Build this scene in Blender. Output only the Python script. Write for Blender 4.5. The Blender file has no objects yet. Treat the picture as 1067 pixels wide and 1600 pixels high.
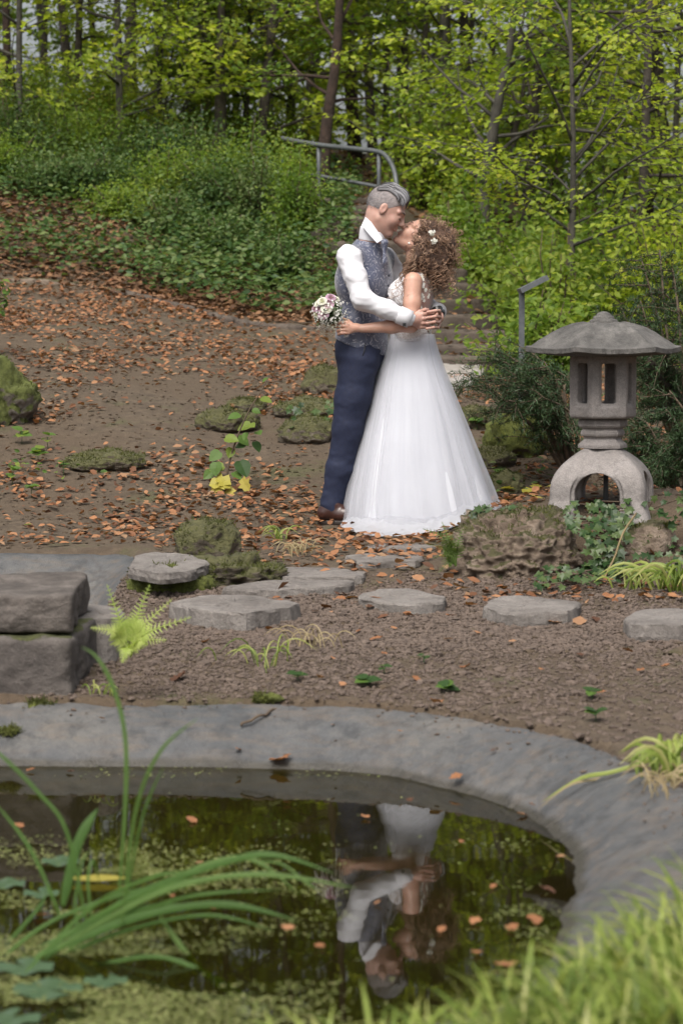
import bpy, math, random
import numpy as np
from mathutils import Matrix, Vector
SC = bpy.context.scene
COL = SC.collection
R = math.radians
rng = np.random.default_rng(11)
random.seed(5)
# ------------------------------------------------------------ camera
FPX, CAMH, U0, V0 = 3778.0, 1.43, 533.5, 800.0
PITCH = math.atan(300.0 / FPX)
cam = bpy.data.cameras.new('camera')
cam.sensor_fit = 'VERTICAL'; cam.sensor_height = 36.0; cam.lens = 85.0
cam.clip_start = 0.1; cam.clip_end = 2000
cam.dof.use_dof = True; cam.dof.focus_distance = 12.3; cam.dof.aperture_fstop = 4.2
camo = bpy.data.objects.new('camera', cam); COL.objects.link(camo)
camo.location = (0, 0, CAMH); camo.rotation_euler = (R(90) - PITCH, 0, 0)
SC.camera = camo
# ------------------------------------------------------------ light
SUN_EL, SUN_AZ = R(56), R(198)        # soft high light, from behind the left shoulder of the viewer
w = bpy.data.worlds.new('World'); SC.world = w; w.use_nodes = True
nt = w.node_tree; nt.nodes.clear()
sky = nt.nodes.new('ShaderNodeTexSky'); sky.sky_type = 'NISHITA'; sky.sun_disc = False
sky.sun_elevation = SUN_EL; sky.sun_rotation = SUN_AZ
sky.air_density = 1.0; sky.dust_density = 6.0; sky.ozone_density = 1.0
bg = nt.nodes.new('ShaderNodeBackground'); bg.inputs['Strength'].default_value = 0.105
wo = nt.nodes.new('ShaderNodeOutputWorld')
hs = nt.nodes.new('ShaderNodeHueSaturation'); hs.inputs['Saturation'].default_value = 0.3      # thin even cloud: paler sky
nt.links.new(sky.outputs[0], hs.inputs['Color']); nt.links.new(hs.outputs[0], bg.inputs[0]); nt.links.new(bg.outputs[0], wo.inputs[0])
sl = bpy.data.lights.new('sun', 'SUN'); sl.energy = 2.1; sl.angle = R(38); sl.color = (1.0, 0.94, 0.86)
so = bpy.data.objects.new('sun', sl); COL.objects.link(so)
# sky rotation: 0 = +Y, clockwise seen from above
sd = Vector((math.sin(SUN_AZ) * math.cos(SUN_EL), math.cos(SUN_AZ) * math.cos(SUN_EL), math.sin(SUN_EL)))
so.rotation_euler = sd.to_track_quat('Z', 'Y').to_euler(); so.location = sd * 30
vs = SC.view_settings; vs.view_transform = 'Standard'; vs.look = 'None'; vs.exposure = 0.78; vs.gamma = 1.0
vs.use_curve_mapping = False
SC.cycles.max_bounces = 6; SC.cycles.transparent_max_bounces = 12; SC.cycles.caustics_reflective = False; SC.cycles.caustics_refractive = False
# ------------------------------------------------------------ pixel of the photograph -> point in the place
def ray(u, v):
    xc = (u - U0) / FPX; yc = (V0 - v) / FPX
    cp, sp = math.cos(PITCH), math.sin(PITCH)
    return np.array([xc, cp + yc * sp, -sp + yc * cp])
def P(u, v, y):
    d = ray(u, v); return np.array([0, 0, CAMH]) + d * (y / d[1])
def PZ(u, v, z):
    d = ray(u, v); return np.array([0, 0, CAMH]) + d * ((z - CAMH) / d[2])
# ------------------------------------------------------------ numeric helpers
def nrm(a):
    a = np.asarray(a, float); return a / np.maximum(np.linalg.norm(a, axis=-1, keepdims=True), 1e-9)
def _h(ix, iy, iz, s):
    with np.errstate(over='ignore'):
        h = (ix.astype(np.uint32) * np.uint32(374761393) + iy.astype(np.uint32) * np.uint32(668265263)
             + iz.astype(np.uint32) * np.uint32(2246822519) + np.uint32(s * 3266489917 & 0xffffffff))
        h = (h ^ (h >> np.uint32(13))) * np.uint32(1274126177)
        h = h ^ (h >> np.uint32(16))
    return h.astype(np.float64) / 4294967295.0
def vn(p, s=0):
    p = np.asarray(p, float) + 1000.0
    i = np.floor(p).astype(np.int64); f = p - i; f = f * f * (3 - 2 * f)
    out = 0
    for dx in (0, 1):
        for dy in (0, 1):
            for dz in (0, 1):
                wgt = (f[..., 0] if dx else 1 - f[..., 0]) * (f[..., 1] if dy else 1 - f[..., 1]) * (f[..., 2] if dz else 1 - f[..., 2])
                out = out + wgt * _h(i[..., 0] + dx, i[..., 1] + dy, i[..., 2] + dz, s)
    return out * 2 - 1
def fbm(p, o=4, s=0):
    p = np.asarray(p, float); a, t, n = 1.0, 0.0, 0.0
    for k in range(o):
        t = t + a * vn(p * 2 ** k, s + k); n += a; a *= 0.5
    return t / n
def sst(a, b, x):
    t = np.clip((x - a) / (b - a), 0, 1); return t * t * (3 - 2 * t)
# ------------------------------------------------------------ mesh helpers
def new_mesh(name, V, F, tint=None, smooth=True):
    V = np.asarray(V, np.float32)
    me = bpy.data.meshes.new(name)
    if isinstance(F, np.ndarray):
        n, k = F.shape
        me.vertices.add(len(V)); me.vertices.foreach_set('co', V.ravel())
        me.loops.add(n * k); me.loops.foreach_set('vertex_index', F.astype(np.int32).ravel())
        me.polygons.add(n); me.polygons.foreach_set('loop_start', np.arange(0, n * k, k, dtype=np.int32))
        me.update(calc_edges=True)
    else:
        me.from_pydata(V.tolist(), [], [list(map(int, f)) for f in F]); me.update()
    me.polygons.foreach_set('use_smooth', np.full(len(me.polygons), smooth, bool))
    if tint is not None:
        at = me.attributes.new('tint', 'FLOAT', 'FACE'); at.data.foreach_set('value', np.asarray(tint, np.float32))
    return me
class MB:
    def __init__(s): s.V = []; s.F = []; s.n = 0
    def add(s, V, F):
        V = np.asarray(V, float); s.V.append(V)
        s.F += [[int(i) + s.n for i in f] for f in F]; s.n += len(V)
    def mesh(s, name, smooth=True):
        return new_mesh(name, np.concatenate(s.V), s.F, None, smooth)
def link(name, me, mat=None, parent=None):
    o = bpy.data.objects.new(name, me); COL.objects.link(o)
    if mat is not None and me is not None and not me.materials: me.materials.append(mat)
    if parent is not None:
        o.parent = parent
        o.matrix_parent_inverse = Matrix.Translation(-Vector(parent.location)) if parent.type == 'EMPTY' and parent.parent is None else Matrix()
    return o
# meshes are written in world coordinates; an Empty root sits unrotated at the base of its thing
def root(name, loc, label, cat, group=None):
    o = bpy.data.objects.new(name, None); COL.objects.link(o); o.location = tuple(map(float, loc)); o.empty_display_size = 0.1
    o['label'] = label; o['category'] = cat
    if group: o['group'] = group
    return o
def tag(o, label, cat, group=None):
    o['label'] = label; o['category'] = cat
    if group: o['group'] = group
    return o
def struct(o): o['kind'] = 'structure'; return o
def stuff(o, label=None, cat=None):
    o['kind'] = 'stuff'
    if label: o['label'] = label
    if cat: o['category'] = cat
    return o
TF_CACHE = {}
def tube(pts, rad, sides=6, cap=True, flat=None):
    pts = np.asarray(pts, float); n = len(pts); rad = np.broadcast_to(np.asarray(rad, float), (n,))
    t = nrm(np.gradient(pts, axis=0)); up = np.array([0, 0, 1.0]) if abs(t[0][2]) < 0.9 else np.array([1.0, 0, 0])
    a = np.cross(t[0], up); A = np.empty((n, 3))
    for i in range(n):
        a = a - t[i] * a.dot(t[i]); a = a / max(math.sqrt(a.dot(a)), 1e-9); A[i] = a
    B = np.cross(t, A); q = 2 * math.pi * np.arange(sides) / sides
    V = (pts[:, None] + rad[:, None, None] * (np.cos(q)[None, :, None] * A[:, None] + np.sin(q)[None, :, None] * B[:, None])).reshape(-1, 3)
    key = (n, sides, cap)
    if key not in TF_CACHE:
        F = [[i * sides + k, i * sides + (k + 1) % sides, (i + 1) * sides + (k + 1) % sides, (i + 1) * sides + k] for i in range(n - 1) for k in range(sides)]
        if cap: F += [list(range(sides))[::-1], [(n - 1) * sides + k for k in range(sides)]]
        TF_CACHE[key] = F
    return V, TF_CACHE[key]
def box(c, sx, sy, sz, rot=None, bev=0.0):
    s = np.array([[-1, -1, -1], [1, -1, -1], [1, 1, -1], [-1, 1, -1], [-1, -1, 1], [1, -1, 1], [1, 1, 1], [-1, 1, 1]], float) * np.array([sx, sy, sz]) / 2
    if rot is not None: s = s @ np.asarray(rot).T
    return s + np.asarray(c), [[0, 3, 2, 1], [4, 5, 6, 7], [0, 1, 5, 4], [1, 2, 6, 5], [2, 3, 7, 6], [3, 0, 4, 7]]
def rotz(a):
    c, s = math.cos(a), math.sin(a); return np.array([[c, -s, 0], [s, c, 0], [0, 0, 1.0]])
def cr(pts, n):                                    # smooth curve through points
    p = np.asarray(pts, float); m = len(p)
    t = np.linspace(0, m - 1 - 1e-9, n); i = t.astype(int); f = (t - i)[:, None]
    p0 = p[np.maximum(i - 1, 0)]; p1 = p[i]; p2 = p[np.minimum(i + 1, m - 1)]; p3 = p[np.minimum(i + 2, m - 1)]
    return 0.5 * (2 * p1 + (p2 - p0) * f + (2 * p0 - 5 * p1 + 4 * p2 - p3) * f ** 2 + (3 * p1 - p0 - 3 * p2 + p3) * f ** 3)
L4 = (np.array([[0, 0, 0], [.45, .3, .05], [1, 0, -.08], [.45, -.3, .05]]), np.array([[0, 3, 2, 1]]))
L6 = (np.array([[0, 0, 0], [.22, .2, .04], [.6, .27, .05], [1, 0, -.1], [.6, -.27, .05], [.22, -.2, .04]]), np.array([[0, 5, 4, 3], [0, 3, 2, 1]]))
NEEDLE = (np.array([[0, -.06, 0], [0, .06, 0], [1, .02, -.05], [1, -.02, -.05]]), np.array([[0, 3, 2, 1]]))
def leaves(pos, d, n, L, tpl=L4, wid=1.0, curl=None):
    """many leaves in one go: pos, direction, normal (N,3), length (N,)"""
    T, F = tpl; d = nrm(d); s = nrm(np.cross(n, d)); n = np.cross(d, s)
    k = len(T); t = np.broadcast_to(T[None], (len(pos), k, 3)).copy()
    t[:, :, 1] *= np.broadcast_to(np.asarray(wid, float), (len(pos),))[:, None]
    if curl is not None: t[:, :, 2] += curl[:, None] * ((t[:, :, 0] - .5) ** 2 + 2.0 * t[:, :, 1] ** 2)
    V = pos[:, None, :] + np.asarray(L)[:, None, None] * (t[:, :, 0:1] * d[:, None] + t[:, :, 1:2] * s[:, None] + t[:, :, 2:3] * n[:, None])
    FF = (F[None] + (np.arange(len(pos)) * k)[:, None, None]).reshape(-1, F.shape[1])
    return V.reshape(-1, 3), FF, len(F)
def leaf_obj(name, V, F, per, mat, parent=None, seed=0, tint=None):
    r = np.random.default_rng(seed); n = len(F) // per
    t = r.random(n) if tint is None else tint
    return link(name, new_mesh(name, V, F, np.repeat(t, per), False), mat, parent)
def rdir(n, r=rng): return nrm(r.normal(size=(n, 3)))
# ------------------------------------------------------------ volume modelling: signed distances -> surface nets
class Field:
    def __init__(s, lo, hi, h):
        s.lo = np.asarray(lo, float); s.h = h; s.n = np.ceil((np.asarray(hi) - s.lo) / h).astype(int) + 1
        s.a = np.full(s.n, 0.5, np.float32)
    def grid(s, lo, hi):
        i0 = np.maximum(np.floor((np.asarray(lo) - s.lo) / s.h).astype(int), 0); i1 = np.minimum(np.ceil((np.asarray(hi) - s.lo) / s.h).astype(int) + 1, s.n)
        sl = tuple(slice(a, max(a, b)) for a, b in zip(i0, i1))
        g = np.stack(np.meshgrid(*[s.lo[k] + s.h * np.arange(sl[k].start, sl[k].stop) for k in range(3)], indexing='ij'), -1)
        return sl, g
    def put(s, f, lo, hi, k=0.02, op='u', m=0.05):
        sl, g = s.grid(np.asarray(lo) - m - k, np.asarray(hi) + m + k)
        if g.size == 0: return
        d = f(g); a = s.a[sl]
        if op == 'u': h = np.clip(.5 + .5 * (a - d) / k, 0, 1); s.a[sl] = a * (1 - h) + d * h - k * h * (1 - h)
        else: h = np.clip(.5 - .5 * (a + d) / k, 0, 1); s.a[sl] = a * (1 - h) - d * h + k * h * (1 - h)
    def cone(s, a, b, ra, rb, k=0.02, op='u', sq=None):
        a = np.asarray(a, float); b = np.asarray(b, float); ba = b - a; L = max(ba @ ba, 1e-9)
        def f(p):
            q = p - a; t = np.clip(q @ ba / L, 0, 1); v = q - t[..., None] * ba
            if sq is not None:
                ax, sc = sq; ax = np.asarray(ax, float); v = v + (v @ ax)[..., None] * ax * (1 / sc - 1)
            return np.linalg.norm(v, axis=-1) - (ra + (rb - ra) * t)
        r = max(ra, rb) * (max(1, sq[1]) if sq else 1); s.put(f, np.minimum(a, b) - r, np.maximum(a, b) + r, k, op)
    def chain(s, pts, rad, k=0.015, op='u', sq=None):
        for i in range(len(pts) - 1): s.cone(pts[i], pts[i + 1], rad[i], rad[i + 1], k, op, sq)
    def ell(s, c, r, ax=None, k=0.02, op='u'):
        c = np.asarray(c, float); r = np.asarray(r, float); A = np.eye(3) if ax is None else np.asarray(ax, float)
        def f(p):
            q = (p - c) @ A.T; k0 = np.linalg.norm(q / r, axis=-1); k1 = np.linalg.norm(q / r ** 2, axis=-1)
            return np.where(k1 > 1e-6, k0 * (k0 - 1) / np.maximum(k1, 1e-6), -r.min())
        m = np.sqrt(((A.T * r) ** 2).sum(1)); s.put(f, c - m, c + m, k, op)
    def box(s, c, r, ax=None, k=0.005, op='u', rd=0.01):
        c = np.asarray(c, float); r = np.asarray(r, float); A = np.eye(3) if ax is None else np.asarray(ax, float)
        def f(p):
            q = np.abs((p - c) @ A.T) - (r - rd)
            return np.linalg.norm(np.maximum(q, 0), axis=-1) + np.minimum(q.max(-1), 0) - rd
        m = np.abs(A.T * r).sum(1); s.put(f, c - m, c + m, k, op)
    def cut(s, nrmv, off, k=0.004):                # keep the side where dot(p, n) < off
        sl, g = s.grid(s.lo, s.lo + s.h * s.n); d = g @ np.asarray(nrmv, float) - off
        s.a = np.maximum(s.a, d.astype(np.float32))
    def noise(s, amp, freq, o=2, seed=0, stretch=(1, 1, 1)):
        m = np.abs(s.a) < 0.04; idx = np.argwhere(m); p = s.lo + s.h * idx
        s.a[m] += amp * fbm(p * freq * np.asarray(stretch), o, seed)
    def surf(s, smooth=0):
        a = s.a; ins = a < 0
        c = np.zeros(np.array(a.shape) - 1, np.int8)
        offs = [(i, j, k) for i in (0, 1) for j in (0, 1) for k in (0, 1)]
        def sh(arr, o): return arr[o[0]:arr.shape[0] - 1 + o[0], o[1]:arr.shape[1] - 1 + o[1], o[2]:arr.shape[2] - 1 + o[2]]
        for o in offs: c += sh(ins, o)
        act = (c > 0) & (c < 8); idx = np.argwhere(act); ids = np.full(act.shape, -1, np.int64); ids[act] = np.arange(len(idx))
        val = {o: a[idx[:, 0] + o[0], idx[:, 1] + o[1], idx[:, 2] + o[2]] for o in offs}
        acc = np.zeros((len(idx), 3)); cnt = np.zeros(len(idx))
        for o in offs:
            for ax in range(3):
                if o[ax]: continue
                q = list(o); q[ax] = 1; q = tuple(q); v0, v1 = val[o], val[q]; m = (v0 < 0) != (v1 < 0)
                t = np.where(m, v0 / np.where(m, v0 - v1, 1), 0); p = np.tile(np.array(o, float), (len(idx), 1)); p[:, ax] = t
                acc[m] += p[m]; cnt[m] += 1
        V = s.lo + s.h * (idx + acc / cnt[:, None]); Fs = []
        for ax in range(3):
            o1, o2 = [(1, 2), (2, 0), (0, 1)][ax]
            s0 = [slice(1, -1)] * 3; s0[ax] = slice(0, -1); s1 = [slice(1, -1)] * 3; s1[ax] = slice(1, None)
            A0, A1 = ins[tuple(s0)], ins[tuple(s1)]
            for flip, m in ((0, A0 & ~A1), (1, ~A0 & A1)):
                e = np.argwhere(m)
                if not len(e): continue
                base = e.copy(); base[:, o1] += 1; base[:, o2] += 1
                q = []
                for d1, d2 in ((-1, -1), (0, -1), (0, 0), (-1, 0)):
                    b = base.copy(); b[:, o1] += d1; b[:, o2] += d2; q.append(ids[b[:, 0], b[:, 1], b[:, 2]])
                q = np.stack(q, 1); Fs.append(q[:, ::-1] if flip else q)
        F = np.concatenate(Fs); F = F[(F >= 0).all(1)]
        for _ in range(smooth):
            S = np.zeros_like(V); n = np.zeros(len(V))
            for i in range(4):
                j = (i + 1) % 4; np.add.at(S, F[:, i], V[F[:, j]]); np.add.at(S, F[:, j], V[F[:, i]]); np.add.at(n, F[:, i], 1); np.add.at(n, F[:, j], 1)
            V = V * .5 + .5 * S / np.maximum(n, 1)[:, None]
        return V, F
    def obj(s, name, mat, parent=None, smooth=1):
        V, F = s.surf(smooth); return link(name, new_mesh(name, V, F), mat, parent)
# ------------------------------------------------------------ materials
def mat(name): 
    m = bpy.data.materials.new(name); m.use_nodes = True; n = m.node_tree; n.nodes.clear()
    o = n.nodes.new('ShaderNodeOutputMaterial'); return m, n, o
def N(n, t, **k):
    x = n.nodes.new('ShaderNode' + t)
    for a, b in k.items():
        if a.startswith('_'): setattr(x, a[1:], b)
        else: x.inputs[a.replace('_', ' ')].default_value = b
    return x
def ramp(n, fac, stops):
    r = n.nodes.new('ShaderNodeValToRGB'); e = r.color_ramp.elements
    while len(e) < len(stops): e.new(0.5)
    for q, (p, c) in zip(e, stops): q.position = p; q.color = (*c, 1) if len(c) == 3 else c
    n.links.new(fac, r.inputs[0]); return r.outputs[0]
def noise(n, scale, detail=4, rough=.6, vec=None, dist=0.0):
    x = N(n, 'TexNoise', Scale=scale, Detail=detail, Roughness=rough, Distortion=dist)
    if vec is not None: n.links.new(vec, x.inputs['Vector'])
    return x.outputs['Fac']
def coords(n, kind='Object', scale=None):
    t = n.nodes.new('ShaderNodeTexCoord'); o = t.outputs[kind]
    if scale is not None:
        mp = n.nodes.new('ShaderNodeMapping'); mp.inputs['Scale'].default_value = scale; n.links.new(o, mp.inputs[0]); o = mp.outputs[0]
    return o
def mix(n, fac, a, b, mode='MIX'):
    x = n.nodes.new('ShaderNodeMix'); x.data_type = 'RGBA'; x.blend_type = mode
    for s, v in ((x.inputs[0], fac), (x.inputs[6], a), (x.inputs[7], b)):
        if hasattr(v, 'is_linked') or hasattr(v, 'links'): n.links.new(v, s)
        elif isinstance(v, (int, float)): s.default_value = v
        else: s.default_value = (*v, 1) if len(v) == 3 else v
    return x.outputs[2]
def mth(n, op, a, b=None, clamp=False):
    x = n.nodes.new('ShaderNodeMath'); x.operation = op; x.use_clamp = clamp
    for i, v in enumerate((a, b)):
        if v is None: continue
        if hasattr(v, 'links'): n.links.new(v, x.inputs[i])
        else: x.inputs[i].default_value = v
    return x.outputs[0]
def bump(n, h, strength=.4, dist=.01):
    b = N(n, 'Bump', Strength=strength, Distance=dist); n.links.new(h, b.inputs['Height']); return b.outputs[0]
def prin(n, o, col, rough=.8, nor=None, **k):
    p = N(n, 'BsdfPrincipled')
    for s, v in ((p.inputs['Base Color'], col), (p.inputs['Roughness'], rough)):
        if hasattr(v, 'links'): n.links.new(v, s)
        else: s.default_value = (*v, 1) if isinstance(v, tuple) else v
    if nor is not None: n.links.new(nor, p.inputs['Normal'])
    for a, b in k.items(): p.inputs[a.replace('_', ' ')].default_value = b
    n.links.new(p.outputs[0], o.inputs[0]); return p
def simple(name, c1, c2=None, scale=20, rough=.8, bs=0.0, bd=.005, bscale=None, kind='Object', **k):
    m, n, o = mat(name); v = coords(n, kind); f = noise(n, scale, 5, .65, v)
    col = ramp(n, f, [(.3, c1), (.7, c2 or c1)])
    nor = bump(n, noise(n, bscale or scale * 2, 5, .7, v), bs, bd) if bs else None
    prin(n, o, col, rough, nor, **k); return m
def leafmat(name, cols, trans=.45, rough=.5, back=1.0):
    """per-leaf colour from the leaf's own tint value"""
    m, n, o = mat(name); a = N(n, 'Attribute'); a.attribute_name = 'tint'
    col = ramp(n, a.outputs['Fac'], [(i / max(1, len(cols) - 1), c) for i, c in enumerate(cols)])
    g = noise(n, 60, 2, .5, coords(n)); col = mix(n, .25, col, ramp(n, g, [(.2, (.3, .3, .3)), (.8, (1, 1, 1))]), 'MULTIPLY')
    p = N(n, 'BsdfPrincipled', Roughness=rough); n.links.new(col, p.inputs['Base Color']); p.inputs['Specular IOR Level'].default_value = .3
    t = N(n, 'BsdfTranslucent'); tc = mix(n, 1.0, col, (1.25 * back, 1.25 * back, .7 * back), 'MULTIPLY'); n.links.new(tc, t.inputs[0])
    x = N(n, 'MixShader'); x.inputs[0].default_value = trans
    n.links.new(p.outputs[0], x.inputs[1]); n.links.new(t.outputs[0], x.inputs[2]); n.links.new(x.outputs[0], o.inputs[0]); return m
M = {}
def ground_mat():
    m, n, o = mat('soil'); v = coords(n)
    f = noise(n, 1.3, 6, .65, v); g = noise(n, 14, 6, .7, v); h = noise(n, 90, 4, .7, v)
    soil = ramp(n, g, [(.25, (.043, .03, .019)), (.5, (.082, .059, .038)), (.75, (.132, .099, .066))])
    red = ramp(n, h, [(.3, (.056, .038, .023)), (.7, (.112, .077, .047))])
    c = mix(n, ramp(n, f, [(.42, (0, 0, 0)), (.6, (.7, .7, .7))]), soil, red)
    moss = ramp(n, h, [(.3, (.045, .05, .018)), (.7, (.1, .11, .035))])
    f2 = noise(n, 2.3, 5, .7, coords(n, 'Object', (1, 1, .3)))
    c = mix(n, ramp(n, f2, [(.56, (0, 0, 0)), (.7, (.6, .6, .6))]), c, moss)
    prin(n, o, c, .95, bump(n, mth(n, 'ADD', g, mth(n, 'MULTIPLY', h, .6)), .7, .03)); return m
M['soil'] = ground_mat()
def concrete():
    m, n, o = mat('pond_concrete'); v = coords(n)
    big = noise(n, 2.2, 6, .6, v); st = noise(n, 5, 6, .7, coords(n, 'Object', (1, 2.5, 6))); fine = noise(n, 130, 3, .7, v)
    c = ramp(n, big, [(.3, (.055, .06, .065)), (.5, (.085, .086, .088)), (.7, (.12, .114, .105))])
    c = mix(n, ramp(n, st, [(.48, (0, 0, 0)), (.7, (.75, .75, .75))]), c, (.125, .098, .075))
    c = mix(n, ramp(n, noise(n, 9, 5, .7, v), [(.52, (0, 0, 0)), (.68, (.75, .75, .75))]), c, (.036, .038, .04))
    sep = N(n, 'SeparateXYZ'); n.links.new(N(n, 'NewGeometry').outputs['Position'], sep.inputs[0])
    wet = mth(n, 'ADD', sep.outputs[2], mth(n, 'MULTIPLY', noise(n, 6, 3, .6, v), .03))
    wf = ramp(n, mth(n, 'MULTIPLY', wet, 10), [(.27, (1, 1, 1)), (.42, (0, 0, 0))])      # tide line of wet concrete just above the water
    c = mix(n, wf, c, (.05, .045, .036))
    c = mix(n, .55, c, ramp(n, noise(n, 19, 6, .75, v), [(.3, (.5, .5, .52)), (.5, (1, 1, 1)), (.72, (1.5, 1.42, 1.3))]), 'MULTIPLY')
    c = mix(n, .3, c, ramp(n, fine, [(.2, (.4, .4, .4)), (.8, (1.3, 1.3, 1.3))]), 'MULTIPLY')
    vo = N(n, 'TexVoronoi', Scale=.8, _feature='DISTANCE_TO_EDGE'); dv = N(n, 'VectorMath', _operation='ADD')
    n.links.new(v, dv.inputs[0]); nn = N(n, 'TexNoise', Scale=5, Detail=4); n.links.new(v, nn.inputs['Vector']); sc = N(n, 'VectorMath', _operation='SCALE'); n.links.new(nn.outputs['Color'], sc.inputs[0]); sc.inputs['Scale'].default_value = .25
    n.links.new(sc.outputs[0], dv.inputs[1]); n.links.new(dv.outputs[0], vo.inputs['Vector'])
    ck = ramp(n, vo.outputs['Distance'], [(.0, (1, 1, 1)), (.012, (0, 0, 0))])
    c = mix(n, mth(n, 'MULTIPLY', ck, .3), c, (.04, .03, .025))
    rg = mix(n, wf, (.75, .75, .75), (.35, .35, .35))
    prin(n, o, c, rg, bump(n, mth(n, 'ADD', mth(n, 'ADD', fine, noise(n, 22, 5, .7, v)), mth(n, 'MULTIPLY', big, 3)), .65, .009)); return m
M['concrete'] = concrete()
def stone(name, a, b, c, moss=0.0, scale=1.0, mosscol=((.05, .06, .012), (.13, .15, .035)), speck=.35, lo=.35, bs=.7):
    """rough stone; moss grows on the upward faces"""
    m, n, o = mat(name); v = coords(n)
    f = noise(n, 5 * scale, 7, .65, v); g = noise(n, 32 * scale, 6, .75, v); sp = noise(n, 190, 2, .6, v)
    col = ramp(n, f, [(.28, a), (.5, b), (.72, c)])
    col = mix(n, speck, col, ramp(n, g, [(.25, (.35, .34, .33)), (.5, (1, 1, 1)), (.8, (1.5, 1.45, 1.4))]), 'MULTIPLY')
    col = mix(n, speck * .8, col, ramp(n, sp, [(.3, (.45, .45, .45)), (.7, (1.3, 1.3, 1.3))]), 'MULTIPLY')
    h = mth(n, 'ADD', mth(n, 'MULTIPLY', f, 1.5), mth(n, 'ADD', g, mth(n, 'MULTIPLY', sp, .25)))
    if moss:
        ge = N(n, 'NewGeometry'); s = N(n, 'SeparateXYZ'); n.links.new(ge.outputs['Normal'], s.inputs[0])
        k = mth(n, 'ADD', mth(n, 'MULTIPLY', s.outputs[2], .55), mth(n, 'MULTIPLY', noise(n, 6 * scale, 5, .65, v), 1.0))
        mf = ramp(n, k, [(1.15 - moss, (0, 0, 0)), (1.3 - moss, (1, 1, 1))])
        mc = ramp(n, noise(n, 24, 5, .75, v), [(.3, mosscol[0]), (.7, mosscol[1])])
        col = mix(n, mf, col, mc); h = mth(n, 'ADD', h, mth(n, 'MULTIPLY', mth(n, 'MULTIPLY', noise(n, 120, 3, .8, v), mf), 1.2))
    prin(n, o, col, .92, bump(n, h, bs, .02)); return m
M['step_stone'] = stone('stepping_stone', (.11, .097, .088), (.18, .162, .148), (.245, .225, .208), speck=.55)
M['block_stone'] = stone('block_stone', (.035, .03, .027), (.085, .073, .066), (.17, .15, .135), moss=.2, mosscol=((.03, .035, .01), (.085, .09, .025)), speck=.4)
M['block_plain'] = stone('block_stone_plain', (.04, .033, .029), (.1, .085, .075), (.19, .165, .148), moss=.02, speck=.5, mosscol=((.03, .035, .01), (.085, .09, .025)))
M['rubble'] = stone('rubble_rock', (.11, .078, .055), (.21, .16, .12), (.33, .27, .215), moss=.38, scale=1.2, mosscol=((.055, .05, .02), (.13, .12, .05)), bs=1.0)
M['moss_rock'] = stone('mossy_rock', (.07, .06, .05), (.14, .12, .1), (.24, .22, .2), moss=.85, scale=1.2)
M['moss_bright'] = stone('bright_mossy_rock', (.07, .06, .05), (.12, .1, .08), (.2, .18, .15), moss=1.05, mosscol=((.05, .06, .01), (.15, .17, .03)))
M['moss_dull'] = stone('dull_mossy_rock', (.07, .055, .04), (.12, .1, .075), (.2, .17, .14), moss=.72, mosscol=((.05, .05, .02), (.12, .115, .045)))
M['lantern'] = stone('lantern_stone', (.175, .158, .148), (.23, .21, .2), (.28, .258, .248), speck=.5, bs=.45)
M['lantern_roof'] = stone('lantern_roof_stone', (.05, .048, .046), (.105, .1, .094), (.18, .17, .16), scale=1.6, speck=.6, bs=.6)
M['step_dark'] = stone('stair_stone', (.045, .034, .027), (.085, .066, .052), (.13, .105, .085), moss=.12, mosscol=((.04, .045, .015), (.09, .1, .03)))
M['slab'] = stone('landing_slab', (.25, .22, .2), (.33, .3, .28), (.4, .37, .35), speck=.25)
M['moss_tuft'] = leafmat('moss_tuft', [(.04, .045, .012), (.075, .085, .02), (.13, .14, .035)], .3, .8)
M['gravel'] = simple('gravel', (.052, .037, .029), (.14, .104, .082), 26, .9, .5, .004, 150)
M['bark'] = simple('bark', (.025, .02, .016), (.075, .062, .05), 12, .95, .8, .03, 25)
M['bark_red'] = simple('bark_red', (.018, .011, .008), (.055, .033, .024), 12, .95, .8, .03, 25)
M['bark_grey'] = simple('bark_grey', (.03, .028, .022), (.08, .073, .06), 10, .9, .5, .02, 25)
M['twig'] = simple('twig', (.05, .035, .025), (.12, .085, .055), 20, .9)
M['leaf_bright'] = leafmat('beech_leaf_bright', [(.15, .22, .028), (.25, .34, .04), (.36, .43, .055), (.48, .48, .08)], .55, back=1.25)
M['leaf_mid'] = leafmat('beech_leaf_mid', [(.075, .14, .025), (.14, .23, .035), (.22, .3, .05), (.3, .34, .07)], .5, back=1.2)
M['leaf_dark'] = leafmat('shrub_leaf', [(.03, .07, .02), (.06, .12, .03), (.11, .17, .05), (.18, .22, .08)], .35)
M['leaf_cool'] = leafmat('cool_leaf', [(.035, .08, .028), (.07, .135, .045), (.14, .2, .07)], .35)
M['needle'] = leafmat('yew_needle', [(.02, .038, .014), (.032, .066, .024), (.065, .1, .038)], .15)
M['litter'] = leafmat('fallen_leaf', [(.09, .042, .024), (.17, .075, .037), (.26, .115, .052), (.36, .17, .08), (.27, .17, .1)], .15, .7)
M['litter_dark'] = leafmat('old_fallen_leaf', [(.09, .05, .03), (.15, .08, .045), (.22, .12, .065), (.3, .16, .08)], .1, .8)
M['ivy'] = leafmat('ivy_leaf', [(.016, .04, .01), (.032, .066, .017), (.07, .105, .032)], .15, .4)
M['fern'] = leafmat('fern_frond', [(.3, .4, .085), (.42, .52, .13), (.55, .6, .22)], .4)
M['fern_dark'] = leafmat('fern_frond_green', [(.1, .17, .04), (.15, .22, .06)], .4)
M['sapling'] = leafmat('sapling_leaf', [(.035, .08, .022), (.1, .18, .035), (.2, .26, .045)], .4)
M['yellow_leaf'] = leafmat('yellowed_leaf', [(.4, .36, .06), (.5, .42, .1)], .4)
M['grass'] = leafmat('grass_blade', [(.09, .14, .025), (.19, .26, .045), (.29, .35, .08), (.38, .38, .14)], .4, .45)
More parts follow.
